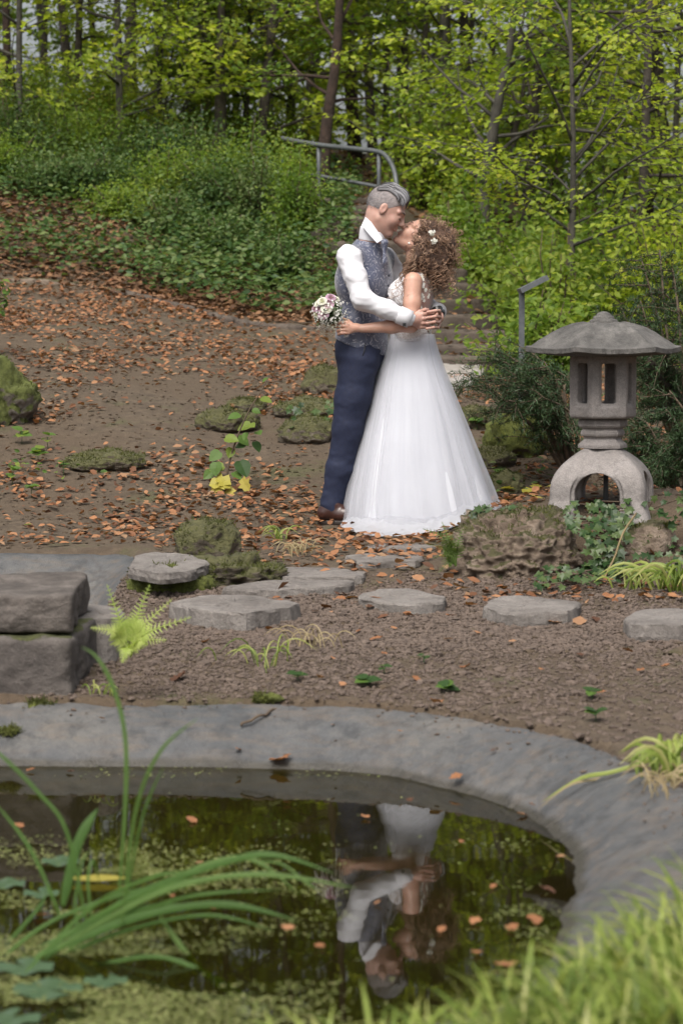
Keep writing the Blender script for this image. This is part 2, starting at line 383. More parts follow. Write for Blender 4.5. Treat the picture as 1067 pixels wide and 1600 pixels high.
M['sedge'] = leafmat('sedge_blade', [(.055, .12, .025), (.085, .165, .035), (.14, .22, .06)], .4, .6)
M['dry_grass'] = leafmat('dry_grass', [(.25, .19, .1), (.36, .3, .17)], .2, .7)
M['duckweed'] = leafmat('duckweed', [(.13, .16, .045), (.2, .23, .07), (.28, .28, .12)], .1, .6)
M['lily'] = leafmat('lily_pad', [(.05, .09, .045), (.08, .13, .065)], .1, .35)
def water():
    m, n, o = mat('pond_water'); v = coords(n)
    b = bump(n, noise(n, 3.5, 2, .5, v), .02, .02)
    g = N(n, 'BsdfGlossy', Roughness=.022); n.links.new(b, g.inputs['Normal'])
    t = N(n, 'BsdfTransparent'); t.inputs[0].default_value = (.5, .47, .23, 1)
    fr = N(n, 'Fresnel', IOR=1.37); n.links.new(b, fr.inputs['Normal'])
    x = N(n, 'MixShader'); n.links.new(fr.outputs[0], x.inputs[0]); n.links.new(t.outputs[0], x.inputs[1]); n.links.new(g.outputs[0], x.inputs[2])
    n.links.new(x.outputs[0], o.inputs[0]); return m
M['water'] = water()
M['mud'] = simple('pond_mud', (.02, .022, .008), (.05, .052, .02), 4, .9)
M['steel'] = simple('galvanised_steel', (.075, .083, .09), (.125, .133, .14), 30, .6, Metallic=.3)
M['skin_m'] = simple('skin_warm', (.39, .225, .18), (.46, .275, .22), 25, .5, .05, .002, 200, Subsurface_Weight=.12, Subsurface_Scale=.02)
M['skin_f'] = simple('skin_light', (.44, .245, .18), (.51, .3, .225), 25, .48, .03, .002, 200, Subsurface_Weight=.12, Subsurface_Scale=.02)
M['lip'] = simple('lips', (.38, .13, .115), (.42, .16, .13), 60, .4)
M['brow'] = simple('brow_hair', (.05, .035, .028), (.1, .07, .055), 200, .7)
M['shirt'] = simple('white_shirt', (.54, .54, .57), (.6, .6, .63), 8, .75, .12, .004, 14)
M['navy'] = simple('navy_wool', (.005, .0085, .029), (.008, .014, .042), 60, .8, .1, .002, 300)
M['shoe'] = simple('oxblood_leather', (.025, .01, .008), (.05, .02, .015), 20, .3)
M['sole'] = simple('shoe_sole', (.02, .015, .012), (.03, .02, .015), 20, .6)
M['buzz'] = simple('cropped_hair', (.19, .165, .16), (.29, .255, .25), 90, .8, .3, .003, 400)
M['black'] = simple('watch_black', (.01, .01, .01), (.03, .03, .03), 20, .25)
def silver_hair():
    m, n, o = mat('silver_hair'); v = coords(n, 'Object', (1, 1, 1))
    a = N(n, 'Attribute'); a.attribute_name = 'tint'
    prin(n, o, ramp(n, a.outputs['Fac'], [(.0, (.018, .017, .019)), (.45, (.06, .058, .063)), (.75, (.15, .147, .157)), (1, (.3, .295, .31))]), .4); return m
M['silver'] = silver_hair()
def curly():
    m, n, o = mat('curly_hair'); v = coords(n); a = N(n, 'Attribute'); a.attribute_name = 'tint'
    c = ramp(n, a.outputs['Fac'], [(0, (.075, .04, .025)), (.45, (.22, .128, .078)), (1, (.5, .34, .23))])
    prin(n, o, c, .42); return m
M['curl'] = curly()
M['hair_base'] = simple('hair_base', (.04, .021, .013), (.13, .072, .045), 45, .6, 1.0, .02, 60)
def brocade():
    m, n, o = mat('paisley_brocade'); v = coords(n)
    d = N(n, 'TexNoise', Scale=16, Detail=2); n.links.new(v, d.inputs['Vector']); ad = N(n, 'VectorMath', _operation='MULTIPLY_ADD'); n.links.new(d.outputs['Color'], ad.inputs[0]); ad.inputs[1].default_value = (.07, .07, .07); n.links.new(v, ad.inputs[2])
    vo = N(n, 'TexVoronoi', Scale=21, _feature='F1'); n.links.new(ad.outputs[0], vo.inputs['Vector'])
    s = mth(n, 'SINE', mth(n, 'MULTIPLY', vo.outputs['Distance'], 20.0))
    p = ramp(n, s, [(.55, (0, 0, 0)), (.75, (1, 1, 1))])
    f = ramp(n, noise(n, 60, 3, .7, v), [(.42, (0, 0, 0)), (.6, (1, 1, 1))])
    k = mth(n, 'MULTIPLY', p, f)
    c = mix(n, k, ramp(n, noise(n, 9, 3, .5, v), [(.3, (.045, .053, .09)), (.7, (.075, .085, .135))]), (.3, .3, .34))
    prin(n, o, c, .45, None, Sheen_Weight=.3); return m
M['brocade'] = brocade()
M['satin_dark'] = simple('satin_back', (.02, .022, .035), (.03, .034, .05), 20, .45)
def tulle(name, op, c=(.63, .64, .685)):
    m, n, o = mat(name); v = coords(n)
    p = N(n, 'BsdfPrincipled', Roughness=.8); p.inputs['Base Color'].default_value = (*c, 1)
    tl = N(n, 'BsdfTranslucent'); tl.inputs[0].default_value = (*c, 1); a = N(n, 'MixShader'); a.inputs[0].default_value = .3
    n.links.new(p.outputs[0], a.inputs[1]); n.links.new(tl.outputs[0], a.inputs[2])
    t = N(n, 'BsdfTransparent'); x = N(n, 'MixShader')
    lw = N(n, 'LayerWeight', Blend=.35); f = mth(n, 'ADD', mth(n, 'MULTIPLY', lw.outputs['Facing'], .45), op, True)
    n.links.new(f, x.inputs[0]); n.links.new(t.outputs[0], x.inputs[1]); n.links.new(a.outputs[0], x.inputs[2]); n.links.new(x.outputs[0], o.inputs[0]); return m
M['tulle'] = tulle('white_tulle', .22)
M['train'] = tulle('white_train_tulle', .5, (.52, .53, .57))
M['sheer'] = tulle('sheer_lace_net', .12)
M['satin'] = simple('ivory_satin', (.5, .51, .55), (.57, .58, .62), 4, .8)
def lace():
    m, n, o = mat('white_lace'); v = coords(n)
    vo = N(n, 'TexVoronoi', Scale=70, _feature='DISTANCE_TO_EDGE'); n.links.new(v, vo.inputs['Vector'])
    c = ramp(n, vo.outputs['Distance'], [(.0, (.84, .84, .87)), (.2, (.62, .59, .6))])
    prin(n, o, c, .8, bump(n, vo.outputs['Distance'], .6, .004)); return m
M['lace'] = lace()
M['petal_w'] = leafmat('white_petal', [(.68, .68, .6), (.78, .78, .72)], .3)
M['petal_p'] = leafmat('lilac_petal', [(.5, .32, .44), (.6, .42, .53)], .3)
M['gyp'] = leafmat('gypsophila', [(.74, .74, .72), (.85, .85, .83)], .25)
M['stem'] = simple('green_stem', (.04, .09, .03), (.07, .13, .045), 20, .6)
M['gold'] = simple('ring_gold', (.6, .4, .15), (.6, .4, .15), 10, .25, Metallic=1.0)
M['pearl'] = simple('pearl', (.75, .72, .68), (.8, .78, .74), 10, .2)
# ------------------------------------------------------------ terrain height
_ty = [-300, 3, 7.9, 9.8, 10.4, 12.6, 14, 15.5, 18.5, 20, 22, 24, 28, 32, 40, 60, 100, 400]
_tz = [.1, .16, .16, .235, .27, .35, .6, .86, 1.22, 1.36, 1.62, 2.25, 3.15, 3.6, 3.3, 1.8, -1, -6]
_yy = np.arange(-300, 400, .05); _zz = np.interp(_yy, _ty, _tz); _k = np.hanning(25); _k /= _k.sum()
_zz[50:-50] = np.convolve(_zz, _k, 'same')[50:-50]
INNER = cr([(-4, 7.8), (-2, 7.74), (-1.08, 7.69), (-.35, 7.66), (.053, 7.57), (.32, 7.32), (.49, 7.02), (.572, 6.75), (.61, 6.43), (.6, 6.14), (.54, 5.75), (.46, 5.3), (.34, 4.95), (.15, 4.66), (-.12, 4.45), (-.5, 4.32), (-1.2, 4.2), (-2.5, 4.12), (-4, 4.1)], 260)
_tn = nrm(np.gradient(INNER, axis=0)); _on = np.stack([-_tn[:, 1], _tn[:, 0]], 1)      # outward
RIMW = np.interp(INNER[:, 1], [5.0, 5.8, 6.4, 6.9, 7.45], [.38, .42, .36, .31, .36]) + .03 * np.array([vn(np.array([i * .05, 0, 0]), 4) for i in range(260)])
OUTER = INNER + _on * RIMW[:, None]
def sdpoly(x, y, poly):
    """distance to an open curve, positive on the water side"""
    x = np.asarray(x, float); sh = x.shape; q = np.stack([x.ravel(), np.asarray(y, float).ravel()], 1)
    a = poly[:-1]; b = poly[1:]; best = np.full(len(q), 1e9); sg = np.zeros(len(q))
    for i in range(0, len(a), 2):
        j = min(i + 2, len(poly) - 1); p0 = poly[i]; d = poly[j] - p0; w_ = q - p0
        t = np.clip(w_ @ d / (d @ d), 0, 1); e = w_ - t[:, None] * d; dd = (e * e).sum(1); c = d[0] * w_[:, 1] - d[1] * w_[:, 0]
        m = dd < best; best[m] = dd[m]; sg[m] = np.sign(-c[m])
    return (np.sqrt(best) * sg).reshape(sh)
STAIR = [P(716, 568, 19.0), P(708, 534, 19.7), P(700, 503, 20.4), P(670, 465, 21.0), P(640, 430, 21.6), P(602, 398, 22.2), P(565, 368, 22.8), P(552, 342, 23.5), P(540, 318, 24.2), P(534, 312, 24.9)]
def Hbase(x, y):
    x = np.asarray(x, float); y = np.asarray(y, float)
    z = np.interp(y, _yy, _zz)
    tilt = np.interp(y, [12, 18, 22, 30, 60], [0, .055, .075, .2, .15])
    z = z - tilt * np.clip(x, -9, 9)
    z = z + .25 * np.exp(-(((x - 1.36) / .68) ** 4 + ((y - 11.72) / .72) ** 4))       # mound under the lantern
    z = z + .06 * np.exp(-(((x - 2.3) / .8) ** 2 + ((y - 11.5) / .7) ** 2))
    bas = sst(-.95, -1.15, x) * sst(9.55, 9.95, y) * sst(11.75, 11.35, y)              # dry upper basin
    z = z - .42 * bas
    z = z - .12 * np.exp(-(((x - 1.0) / .7) ** 2 + ((y - 18.6) / 1.0) ** 2))           # foot of the stairs
    for q in STAIR:
        w_ = np.exp(-(((x - q[0]) / .75) ** 4 + ((y - q[1] - .2) / .55) ** 4)); z = z * (1 - w_) + (q[2] - .09) * w_
    return z
def H(x, y):
    x = np.asarray(x, float); y = np.asarray(y, float); z = Hbase(x, y)
    p = np.stack([x, y, 0 * x], -1)
    amp = np.interp(y, [7, 12, 20, 40], [.012, .03, .08, .25])
    z = z + amp * fbm(p * np.interp(y, [8, 20, 40], [2.2, 1.2, .5])[..., None], 3, 3) + .006 * fbm(p * 14, 2, 9)
    near = (y < 9) & (y > 2.5) & (np.abs(x) < 5)
    if np.any(near):
        s = np.full(x.shape, -1.0); s[near] = sdpoly(x[near], y[near], OUTER)
        s = s + .035 * fbm(p * 6, 3, 21)
        z = z - .62 * sst(-.015, .09, s)
    return z
def Hs(x, y): return float(H(np.array([x]), np.array([y]))[0])
def G(u, v, y0=4.0, y1=45.0):
    """where the line of sight through a pixel meets the ground"""
    d = ray(u, v); ys = np.arange(y0, y1, .02); t = ys / d[1]; x = d[0] * t; z = CAMH + d[2] * t
    b = z - Hbase(x, ys); i = np.argmax(b < 0) if (b < 0).any() else len(ys) - 1
    return np.array([x[i], ys[i], Hs(x[i], ys[i])])
def axis(segs):
    out = [segs[0][0]]
    for a, b, n in segs: out += list(np.linspace(a, b, n + 1)[1:])
    return np.array(out)
xs = np.concatenate([-np.geomspace(300, 2.6, 46)[:-1], np.linspace(-2.6, 2.6, 158), np.geomspace(2.6, 300, 46)[1:]])
ys = np.concatenate([[-300, -60, -10, 0, 2], np.linspace(3, 13.2, 310), 13.2 + np.geomspace(.05, 380, 150)])
X, Y = np.meshgrid(xs, ys, indexing='xy'); Z = H(X, Y)
nx, ny = len(xs), len(ys)
ii = (np.arange(ny - 1)[:, None] * nx + np.arange(nx - 1)[None]).ravel()
gF = np.stack([ii, ii + 1, ii + nx + 1, ii + nx], 1)
struct(link('ground', new_mesh('ground', np.stack([X, Y, Z], -1).reshape(-1, 3), gF), M['soil']))
# ------------------------------------------------------------ pond
prof = [(.05, .06), (.0, .135), (-.03, .152), (-.1, .14), (-.2, .1), (-.29, .045), (-.36, .0), (-.42, -.045), (-.6, -.12), (-1.1, -.2), (-3.5, -.3)]
def dense(a, m): t = np.linspace(0, len(a) - 1, m); return np.stack([np.interp(t, np.arange(len(a)), a[:, c_]) for c_ in range(a.shape[1])], 1)
m = 1000; Ii, Oo, Nn = dense(INNER, m), dense(OUTER, m), dense(_on, m); Rw = dense(RIMW[:, None], m)[:, 0]; pa = np.array(prof); ss = np.concatenate([np.linspace(.05, -.45, 34), [-.6, -1.1, -3.5]]); pz_ = np.interp(-ss, -pa[:, 0], pa[:, 1])
V = np.zeros((m, len(ss), 3))
for j, (s, z) in enumerate(zip(ss, pz_)):
    if s >= -.37: q = Oo + Nn * (s * Rw / .36)[:, None]
    elif s > -1: q = Ii - Nn * (-s - .36)
    else: q = Ii * (.4 if s > -2 else 0) + np.array([-.9 if s > -2 else -1.2, 6.0]) * (.6 if s > -2 else 1)
    V[:, j, :2] = q; V[:, j, 2] = z
    if -.5 < s < .02:
        p3 = np.c_[q, np.zeros(m)]; V[:, j, 2] += .012 * fbm(p3 * 4, 3, 5) + .006 * fbm(p3 * 17, 3, 6) + .0025 * fbm(p3 * 60, 2, 7) - .009 * sst(.12, .0, np.abs(fbm(p3 * 1.6, 3, 33)) * 6) * (s < -.01)
V = V.reshape(-1, 3); k = len(ss); F = (np.arange(m - 1)[:, None] * k + np.arange(k - 1)[None]).ravel(); F = np.stack([F, F + k, F + k + 1, F + 1], 1)
struct(link('pond_basin', new_mesh('pond_basin', V, F), M['concrete']))
wv = [(-6, 3, 0)] + [(p[0], p[1], 0) for p in (INNER + _on * .02)] + [(-6, 8, 0)]
wo_ = MB(); poly = INNER + _on * .025
V = [(p[0], p[1], 0.0) for p in poly] + [(-1.2, 6.0, 0.0)]
struct(link('pond_water', new_mesh('pond_water', V, [[i + 1, i, len(poly)] for i in range(len(poly) - 1)] + [[0, len(poly) - 1, len(poly)]], smooth=False), M['water']))
V = [(p[0], p[1], -.34) for p in (INNER + _on * .3)] + [(-1.2, 6.0, -.4)]
struct(link('pond_bed', new_mesh('pond_bed', V, [[i, i + 1, len(poly)] for i in range(len(poly) - 1)] + [[len(poly) - 1, 0, len(poly)]], smooth=False), M['mud']))
# dry concrete basin on the left, above the pond
bx_ = np.linspace(-4.5, -.88, 70); by_ = np.linspace(9.4, 11.75, 60); BX, BY = np.meshgrid(bx_, by_)
dd_ = sst(-.93, -1.25, BX + .04 * fbm(np.stack([BX * 2, BY * 2, 0 * BX], -1), 2, 3)) * sst(9.55, 9.95, BY) * sst(11.72, 11.05, BY)
BZ = Hbase(BX, BY) * 0 + np.interp(BY, [9.4, 11.75], [.22, .315]) - .30 * dd_ - .05 * (1 - sst(0, .02, dd_)) + .006 * fbm(np.stack([BX * 5, BY * 5, 0 * BX], -1), 3, 8)
ii = (np.arange(59)[:, None] * 70 + np.arange(69)[None]).ravel()
struct(link('upper_basin', new_mesh('upper_basin', np.stack([BX, BY, BZ], -1).reshape(-1, 3), np.stack([ii, ii + 1, ii + 71, ii + 70], 1)), M['concrete']))
# ------------------------------------------------------------ stones
def ico(sub):
    import bmesh
    bm = bmesh.new(); bmesh.ops.create_icosphere(bm, subdivisions=sub, radius=1.0)
    bm.verts.ensure_lookup_table(); V = np.array([v.co[:] for v in bm.verts]); F = np.array([[v.index for v in f.verts] for f in bm.faces]); bm.free(); return V, F
ICO = {s: ico(s) for s in (1, 2, 3, 4, 5, 6)}
def rock_mesh(name, c, r, rz=0, seed=0, n=2.4, amp=.18, freq=2.2, sub=5, tilt=0, strata=0, fine=.03, ridge=0):
    D, F = ICO[sub]; q = np.abs(D) ** n; s = (q.sum(1)) ** (-1 / n); B = D * s[:, None]
    r = np.asarray(r, float); w_ = B * r / r.max()
    d = amp * fbm(w_ * freq + seed * 7.3, 4, seed) + fine * fbm(w_ * freq * 6 + seed, 3, seed + 5)
    if ridge: d = d - ridge * np.abs(fbm(w_ * freq * 1.7 + seed * 3, 3, seed + 9))
    if strata: d = d + strata * vn(np.stack([w_[:, 0] * .6, w_[:, 1] * .6, w_[:, 2] * 13 + 1.2 * fbm(w_ * 2, 2, seed)], 1), seed + 2)
    p = (w_ + nrm(w_) * d[:, None]) * r.max()
    ct, st_ = math.cos(tilt), math.sin(tilt); p = p @ np.array([[ct, 0, -st_], [0, 1, 0], [st_, 0, ct]]).T
    return new_mesh(name, p @ rotz(rz).T + np.asarray(c), F)
MOSSY = {'mossy_rock': .35, 'bright_mossy_rock': .1, 'dull_mossy_rock': .3, 'rubble_rock': .75}
def moss_fuzz(o, n, seed, up_min):
    me = o.data; k = len(me.polygons); C_ = np.zeros(k * 3, np.float32); N_ = np.zeros(k * 3, np.float32); A_ = np.zeros(k, np.float32); me.polygons.foreach_get('center', C_); me.polygons.foreach_get('normal', N_); me.polygons.foreach_get('area', A_)
    C_, N_ = C_.reshape(-1, 3), N_.reshape(-1, 3); r = np.random.default_rng(seed + 900); wgt = A_ * np.clip((N_[:, 2] - up_min) * 2.5, 0, 1) * sst(-.25, .15, fbm(C_ * 9, 3, seed)); wgt = wgt / max(wgt.sum(), 1e-9)
    i = r.choice(k, n, p=wgt); p = C_[i] + r.normal(0, .006, (n, 3)) - N_[i] * .004
    V, F, pr = leaves(p, N_[i] + r.normal(0, .7, (n, 3)), rdir(n, r), r.uniform(.01, .024, n), NEEDLE, 2.2); stuff(leaf_obj('moss', V, F, pr, M['moss_tuft'], o, seed, np.clip(.5 + .4 * fbm(p * 12, 2, seed) + r.normal(0, .15, n), 0, 1)))
def rock(name, c, r, m_, label, cat='rock', group=None, **k):
    o = tag(link(name, rock_mesh(name, c, r, **k), m_), label, cat, group)
    if m_.name in MOSSY: moss_fuzz(o, int(1500 * min(2.0, max(r) / .25)), k.get('seed', 0), MOSSY[m_.name])
    return o
def slab_obj(name, px, ztop, th, m_, label, seed=0, cat='stepping stone', group=None, jag=.018, parent=None):
    pl = None
    if ztop is None:                                 # lies on the slope: plane through the ground under its corners
        g3 = np.array([G(u, v) for u, v in px]); pl = np.linalg.lstsq(np.c_[g3[:, :2], np.ones(len(g3))], g3[:, 2] + .05, rcond=None)[0]; ztop = 0.0; pts = g3[:, :2]
    else: pts = np.array([PZ(u, v, ztop)[:2] for u, v in px])
    out = []
    for i in range(len(pts)):
        a, b = pts[i], pts[(i + 1) % len(pts)]; L = np.linalg.norm(b - a); nn_ = max(3, int(L / .025))
        for t in np.arange(nn_) / nn_: out.append(a + (b - a) * t)
    out = np.array(out); out = .5 * out + .25 * np.roll(out, 1, 0) + .25 * np.roll(out, -1, 0)
    c = out.mean(0); out = out + nrm(out - c) * (jag * fbm(np.c_[out * 9, np.full(len(out), seed)], 4, seed))[:, None]
    rings = [(1.0, -th), (1.012, -th * .6), (1.0, -.012), (.985, -.003), (.95, 0), (.85, 0), (.7, 0), (.5, 0), (.3, 0), (.12, 0)]
    V = []; k = len(out)
    for (s, dz) in rings:
        p = c + (out - c) * s
        if dz < -.004: p = p + nrm(out - c) * (.012 * fbm(np.c_[out * 25, np.full(k, dz * 80)], 3, seed + 3))[:, None]
        z = ztop + dz + .009 * fbm(np.c_[p * 7, np.full(k, seed)], 4, seed + 7) * (1 if dz > -.02 else 0) - .006 * (vn(np.c_[p * 40, np.full(k, 0)], seed) > .45) * (dz == 0)
        V += [(a, b, zz) for (a, b), zz in zip(p, z)]
    F = [[r_ * k + i, r_ * k + (i + 1) % k, (r_ + 1) * k + (i + 1) % k, (r_ + 1) * k + i] for r_ in range(len(rings) - 1) for i in range(k)]
    V.append((c[0], c[1], ztop)); F += [[(len(rings) - 1) * k + i, (len(rings) - 1) * k + (i + 1) % k, len(V) - 1] for i in range(k)]
    if pl is not None: V = [(a, b, zz + pl[0] * a + pl[1] * b + pl[2]) for a, b, zz in V]
    o = link(name, new_mesh(name, V, F, smooth=False), m_, parent)
    return tag(o, label, cat, group) if label else o
GS = 'stepping stones through the gravel'
slab_obj('stepping_stone', [(754, 948), (766, 936), (782, 931), (850, 932), (912, 940), (898, 951), (886, 954), (800, 956)], .28, .08, M['step_stone'], 'flat grey stepping stone in front of the ivy covered rock', 1, group=GS)
slab_obj('stepping_stone', [(558, 931), (590, 920), (640, 919), (694, 931), (692, 939), (640, 943), (570, 938)], .284, .08, M['step_stone'], 'flat grey stepping stone in gravel straight below the dress', 2, group=GS)
slab_obj('stepping_stone', [(264, 941), (330, 927), (400, 929), (466, 939), (455, 948), (385, 958), (300, 952)], .297, .1, M['step_stone'], 'pitted grey stepping stone nearest the pale green fern', 3, group=GS)
slab_obj('stepping_stone', [(345, 918), (400, 908), (480, 905), (556, 906), (548, 914), (470, 919), (400, 921)], .298, .07, M['step_stone'], 'long thin stepping stone behind the pitted one beside the fern', 4, group=GS)
slab_obj('stepping_stone', [(424, 893), (445, 885), (530, 886), (578, 893), (560, 900), (440, 901)], .305, .06, M['step_stone'], 'weathered stepping stone leading from the groom to the gravel', 5, group=GS)
slab_obj('stepping_stone', [(540, 868), (580, 862), (640, 863), (664, 869), (650, 876), (560, 877)], .33, .05, M['step_stone'], 'stepping stone littered with leaves just below the hem', 6, group=GS)
slab_obj('stepping_stone', [(570, 851), (600, 847), (672, 848), (690, 853), (660, 857), (585, 857)], .35, .05, M['step_stone'], 'stepping stone half hidden beneath the white train', 7, group=GS)
slab_obj('stepping_stone', [(972, 966), (1000, 952), (1060, 950), (1120, 955), (1120, 972), (1050, 976), (985, 975)], .27, .08, M['step_stone'], 'grey stepping stone cut by the right edge of the picture', 8, group=GS)
GB = 'stone blocks stacked at the pond edge'
def rough_block(name, px0, px1, ztop, zbot, depth, m_, label, seed, rz=0.0):
    a = PZ(px0[0], px0[1], ztop); b = PZ(px1[0], px1[1], ztop); c = (a + b) / 2 + np.array([0, depth / 2, 0]); sx = abs(b[0] - a[0]); V, F = ICO[6]; nq = 18.0
    q = (np.abs(V) ** nq).sum(1) ** (-1 / nq); B = V * q[:, None] * np.array([sx, depth, ztop - zbot]) / 2
    B = B + nrm(V) * (.02 * fbm(B * 4 + seed, 3, seed) + .014 * fbm(B * 16 + seed, 4, seed + 3) - .012 * np.maximum(0, fbm(B * 11 + seed, 2, seed + 6)))[:, None]
    return tag(link(name, new_mesh(name, B @ rotz(rz).T + [c[0], c[1], (ztop + zbot) / 2], F), m_), label, 'stone block', GB)
rough_block('stone_block', (-110, 930), (108, 928), .5, .36, .72, M['block_plain'], 'dark rough stone block, upper one of the stack by the fern', 9, .03)
rough_block('stone_block', (-110, 998), (122, 994), .362, .08, .8, M['block_stone'], 'large dark stone block, lower one of the stack above the pond rim', 10, -.03)
slab_obj('stone_block', [(105, 957), (125, 944), (180, 946), (200, 957), (180, 966), (120, 968)], .36, .16, M['step_stone'], 'small pale stone wedged between dark block and fern', 11, 'stone block', GB, jag=.02)
slab_obj('stone_slab', [(200, 886), (212, 868), (240, 861), (300, 866), (325, 878), (300, 890), (250, 895)], .375, .05, M['step_stone'], 'flat ledge stone beside the mossy rock and upper basin', 12, 'stone slab', jag=.02)
c = PZ(352, 905, .3); rock('mossy_rock', (c[0] + .02, c[1] + .2, .285), (.27, .22, .085), M['moss_dull'], 'long dull green mossy rock left of the stepping stones', seed=4, amp=.45, freq=3.2, fine=.12, ridge=.3)
c = PZ(264, 880, .375); rock('mossy_rock', (c[0], c[1] + .02, .26), (.19, .21, .095), M['moss_bright'], 'bright green mossy rock under the flat ledge stone', seed=6, amp=.25, freq=2.6, fine=.06)
c = PZ(325, 842, .42); rock('mossy_rock', (c[0], c[1], .40), (.15, .13, .1), M['moss_dull'], 'greyish knob of rock behind the flat ledge stone', seed=15, amp=.25, freq=2.6, fine=.06, n=2.8, ridge=.1)
# lantern base rocks
c = PZ(812, 912, .26); rock('rubble_rock', (c[0], c[1] + .32, .36), (.285, .33, .205), M['rubble'], 'big craggy brown rock with ivy below the stone lantern', seed=8, n=3.2, amp=.16, freq=2.6, fine=.11, strata=.06, ridge=.15, sub=6)
c = PZ(1015, 905, .26); rock('rubble_rock', (c[0], c[1] + .3, .38), (.15, .28, .15), M['rubble'], 'pale rounded rock right of the ivy, below the lantern', seed=12, n=2.6, amp=.2, freq=2.2, fine=.06, ridge=.15, sub=5)
c = PZ(1120, 900, .26); rock('rubble_rock', (c[0], c[1] + .3, .38), (.2, .28, .17), M['rubble'], 'brown rock at the right edge behind the grass tuft', seed=13, n=2.8, amp=.2, freq=2.2, fine=.06, ridge=.15, sub=5)
def grock(name, u, v, wpx, hpx, m_, label, seed, depth=1.0, sink=.55, **k):
    k.setdefault('fine', .07); k['amp'] = k.get('amp', .2) * 1.25; k.setdefault('ridge', .12); hpx = hpx * .9; wpx = wpx * 1.12; k.setdefault('n', 2.1)
    """rock standing on the ground: u = middle, v = foot in the photo, size in its pixels"""
    g = G(u, v); s = g[1] / FPX; rx = wpx * s / 2; rzv = hpx * s / (2 - sink) / 1.0
    return rock(name, (g[0], g[1] + rx * depth * .6, g[2] + rzv * (1 - sink)), (rx, rx * depth, rzv), m_, label, seed=seed, **k)
grock('mossy_rock', 482, 694, 88, 46, M['moss_dull'], 'low mossy rock nearest the groom\'s knee', 21, amp=.22, freq=2.5)
grock('mossy_rock', 480, 652, 95, 30, M['moss_dull'], 'flat mossy rock just above the one by the groom\'s knee', 22, amp=.22, freq=2.5)
grock('mossy_rock', 352, 672, 90, 38, M['moss_dull'], 'mossy rock behind the small leafy sapling', 23, amp=.24, freq=2.5)
grock('mossy_rock', 505, 616, 62, 48, M['moss_dull'], 'mossy rock behind the groom\'s thigh', 24, amp=.22, freq=2.5)
grock('mossy_rock', 385, 640, 60, 22, M['moss_dull'], 'small mossy stone uphill of the sapling', 28, amp=.22, freq=2.5)
grock('mossy_mound', 165, 735, 120, 30, M['moss_dull'], 'low mossy mound among the leaves on the left', 25, amp=.25, freq=2.8)
grock('mossy_boulder', -14, 660, 118, 118, M['moss_rock'], 'large dark boulder with moss cap at the left edge', 26, amp=.28, freq=2.2, ridge=.2)
grock('mossy_rock', 810, 712, 92, 80, M['moss_bright'], 'bright green peaked mossy rock between dress and lantern', 27, amp=.3, freq=1.9, n=2.0, ridge=.1)
grock('mossy_rock', 772, 730, 60, 34, M['moss_dull'], 'low brownish mossy rock beside the skirt', 29, amp=.22, freq=2.5)
grock('mossy_rock', 792, 772, 50, 36, M['moss_dull'], 'small grey brown stone at the foot of the peaked mossy rock', 30, amp=.25, freq=2.5)
grock('mossy_rock', 745, 668, 70, 40, M['moss_dull'], 'dark mossy rock right of the skirt under the yew branch', 31, amp=.25, freq=2.5)
grock('mossy_rock', 1045, 745, 60, 30, M['moss_dull'], 'low stone behind the lantern base on the right', 32, amp=.25, freq=2.5)
# landing slab behind the bride and the steps
slab_obj('landing_slab', [(660, 605), (680, 572), (750, 573), (757, 582), (735, 606)], None, .12, M['slab'], 'pale stone landing slab at the foot of the steps', 14, 'stone slab')
def block(name, c, sx, sy, sz, rz, m_, seed, parent):
    V, F = ICO[4]; nq = 9.0; q = (np.abs(V) ** nq).sum(1) ** (-1 / nq); B = V * q[:, None] * np.array([sx, sy, sz]) / 2
    B = B + nrm(V) * (.016 * fbm(B * 5 + seed, 4, seed))[:, None]
    return link(name, new_mesh(name, B @ rotz(rz).T + np.asarray(c), F), m_, parent)
path = cr([P(716, 568, 19.0), P(700, 503, 20.4), P(640, 430, 21.6), P(565, 368, 22.8), P(540, 318, 24.2)], 13)
st = root('stone_stairs', path[0], 'dark mossy stone steps climbing behind the couple', 'stairs')
for i in range(13):
    t = path[min(i + 1, 12)] - path[max(i - 1, 0)]; a = math.atan2(t[1], t[0]) - math.pi / 2
    block('step', path[i] + np.array([0, .22, -.02]), 1.05 if i < 6 else .95, .62, .165, a * .75, M['step_dark'], i, st)
rs = np.random.default_rng(12); sp3 = np.concatenate([path[i] + np.array([0, .2, .066]) + np.c_[rs.uniform(-.45, .45, 26), rs.uniform(-.28, .05, 26), rs.uniform(.0, .02, 26)] for i in range(13)]); na = len(sp3)
Vl, Fl, pl_ = leaves(sp3, np.c_[rs.normal(size=(na, 2)), rs.normal(0, .2, na)], np.array([0, 0, 1.0]) + rs.normal(0, .3, (na, 3)), rs.uniform(.05, .09, na), L6, 1.1); stuff(leaf_obj('leaf_litter', Vl, Fl, pl_, M['litter_dark'], None, 2), 'brown leaves lying on the stone steps', 'leaf litter')
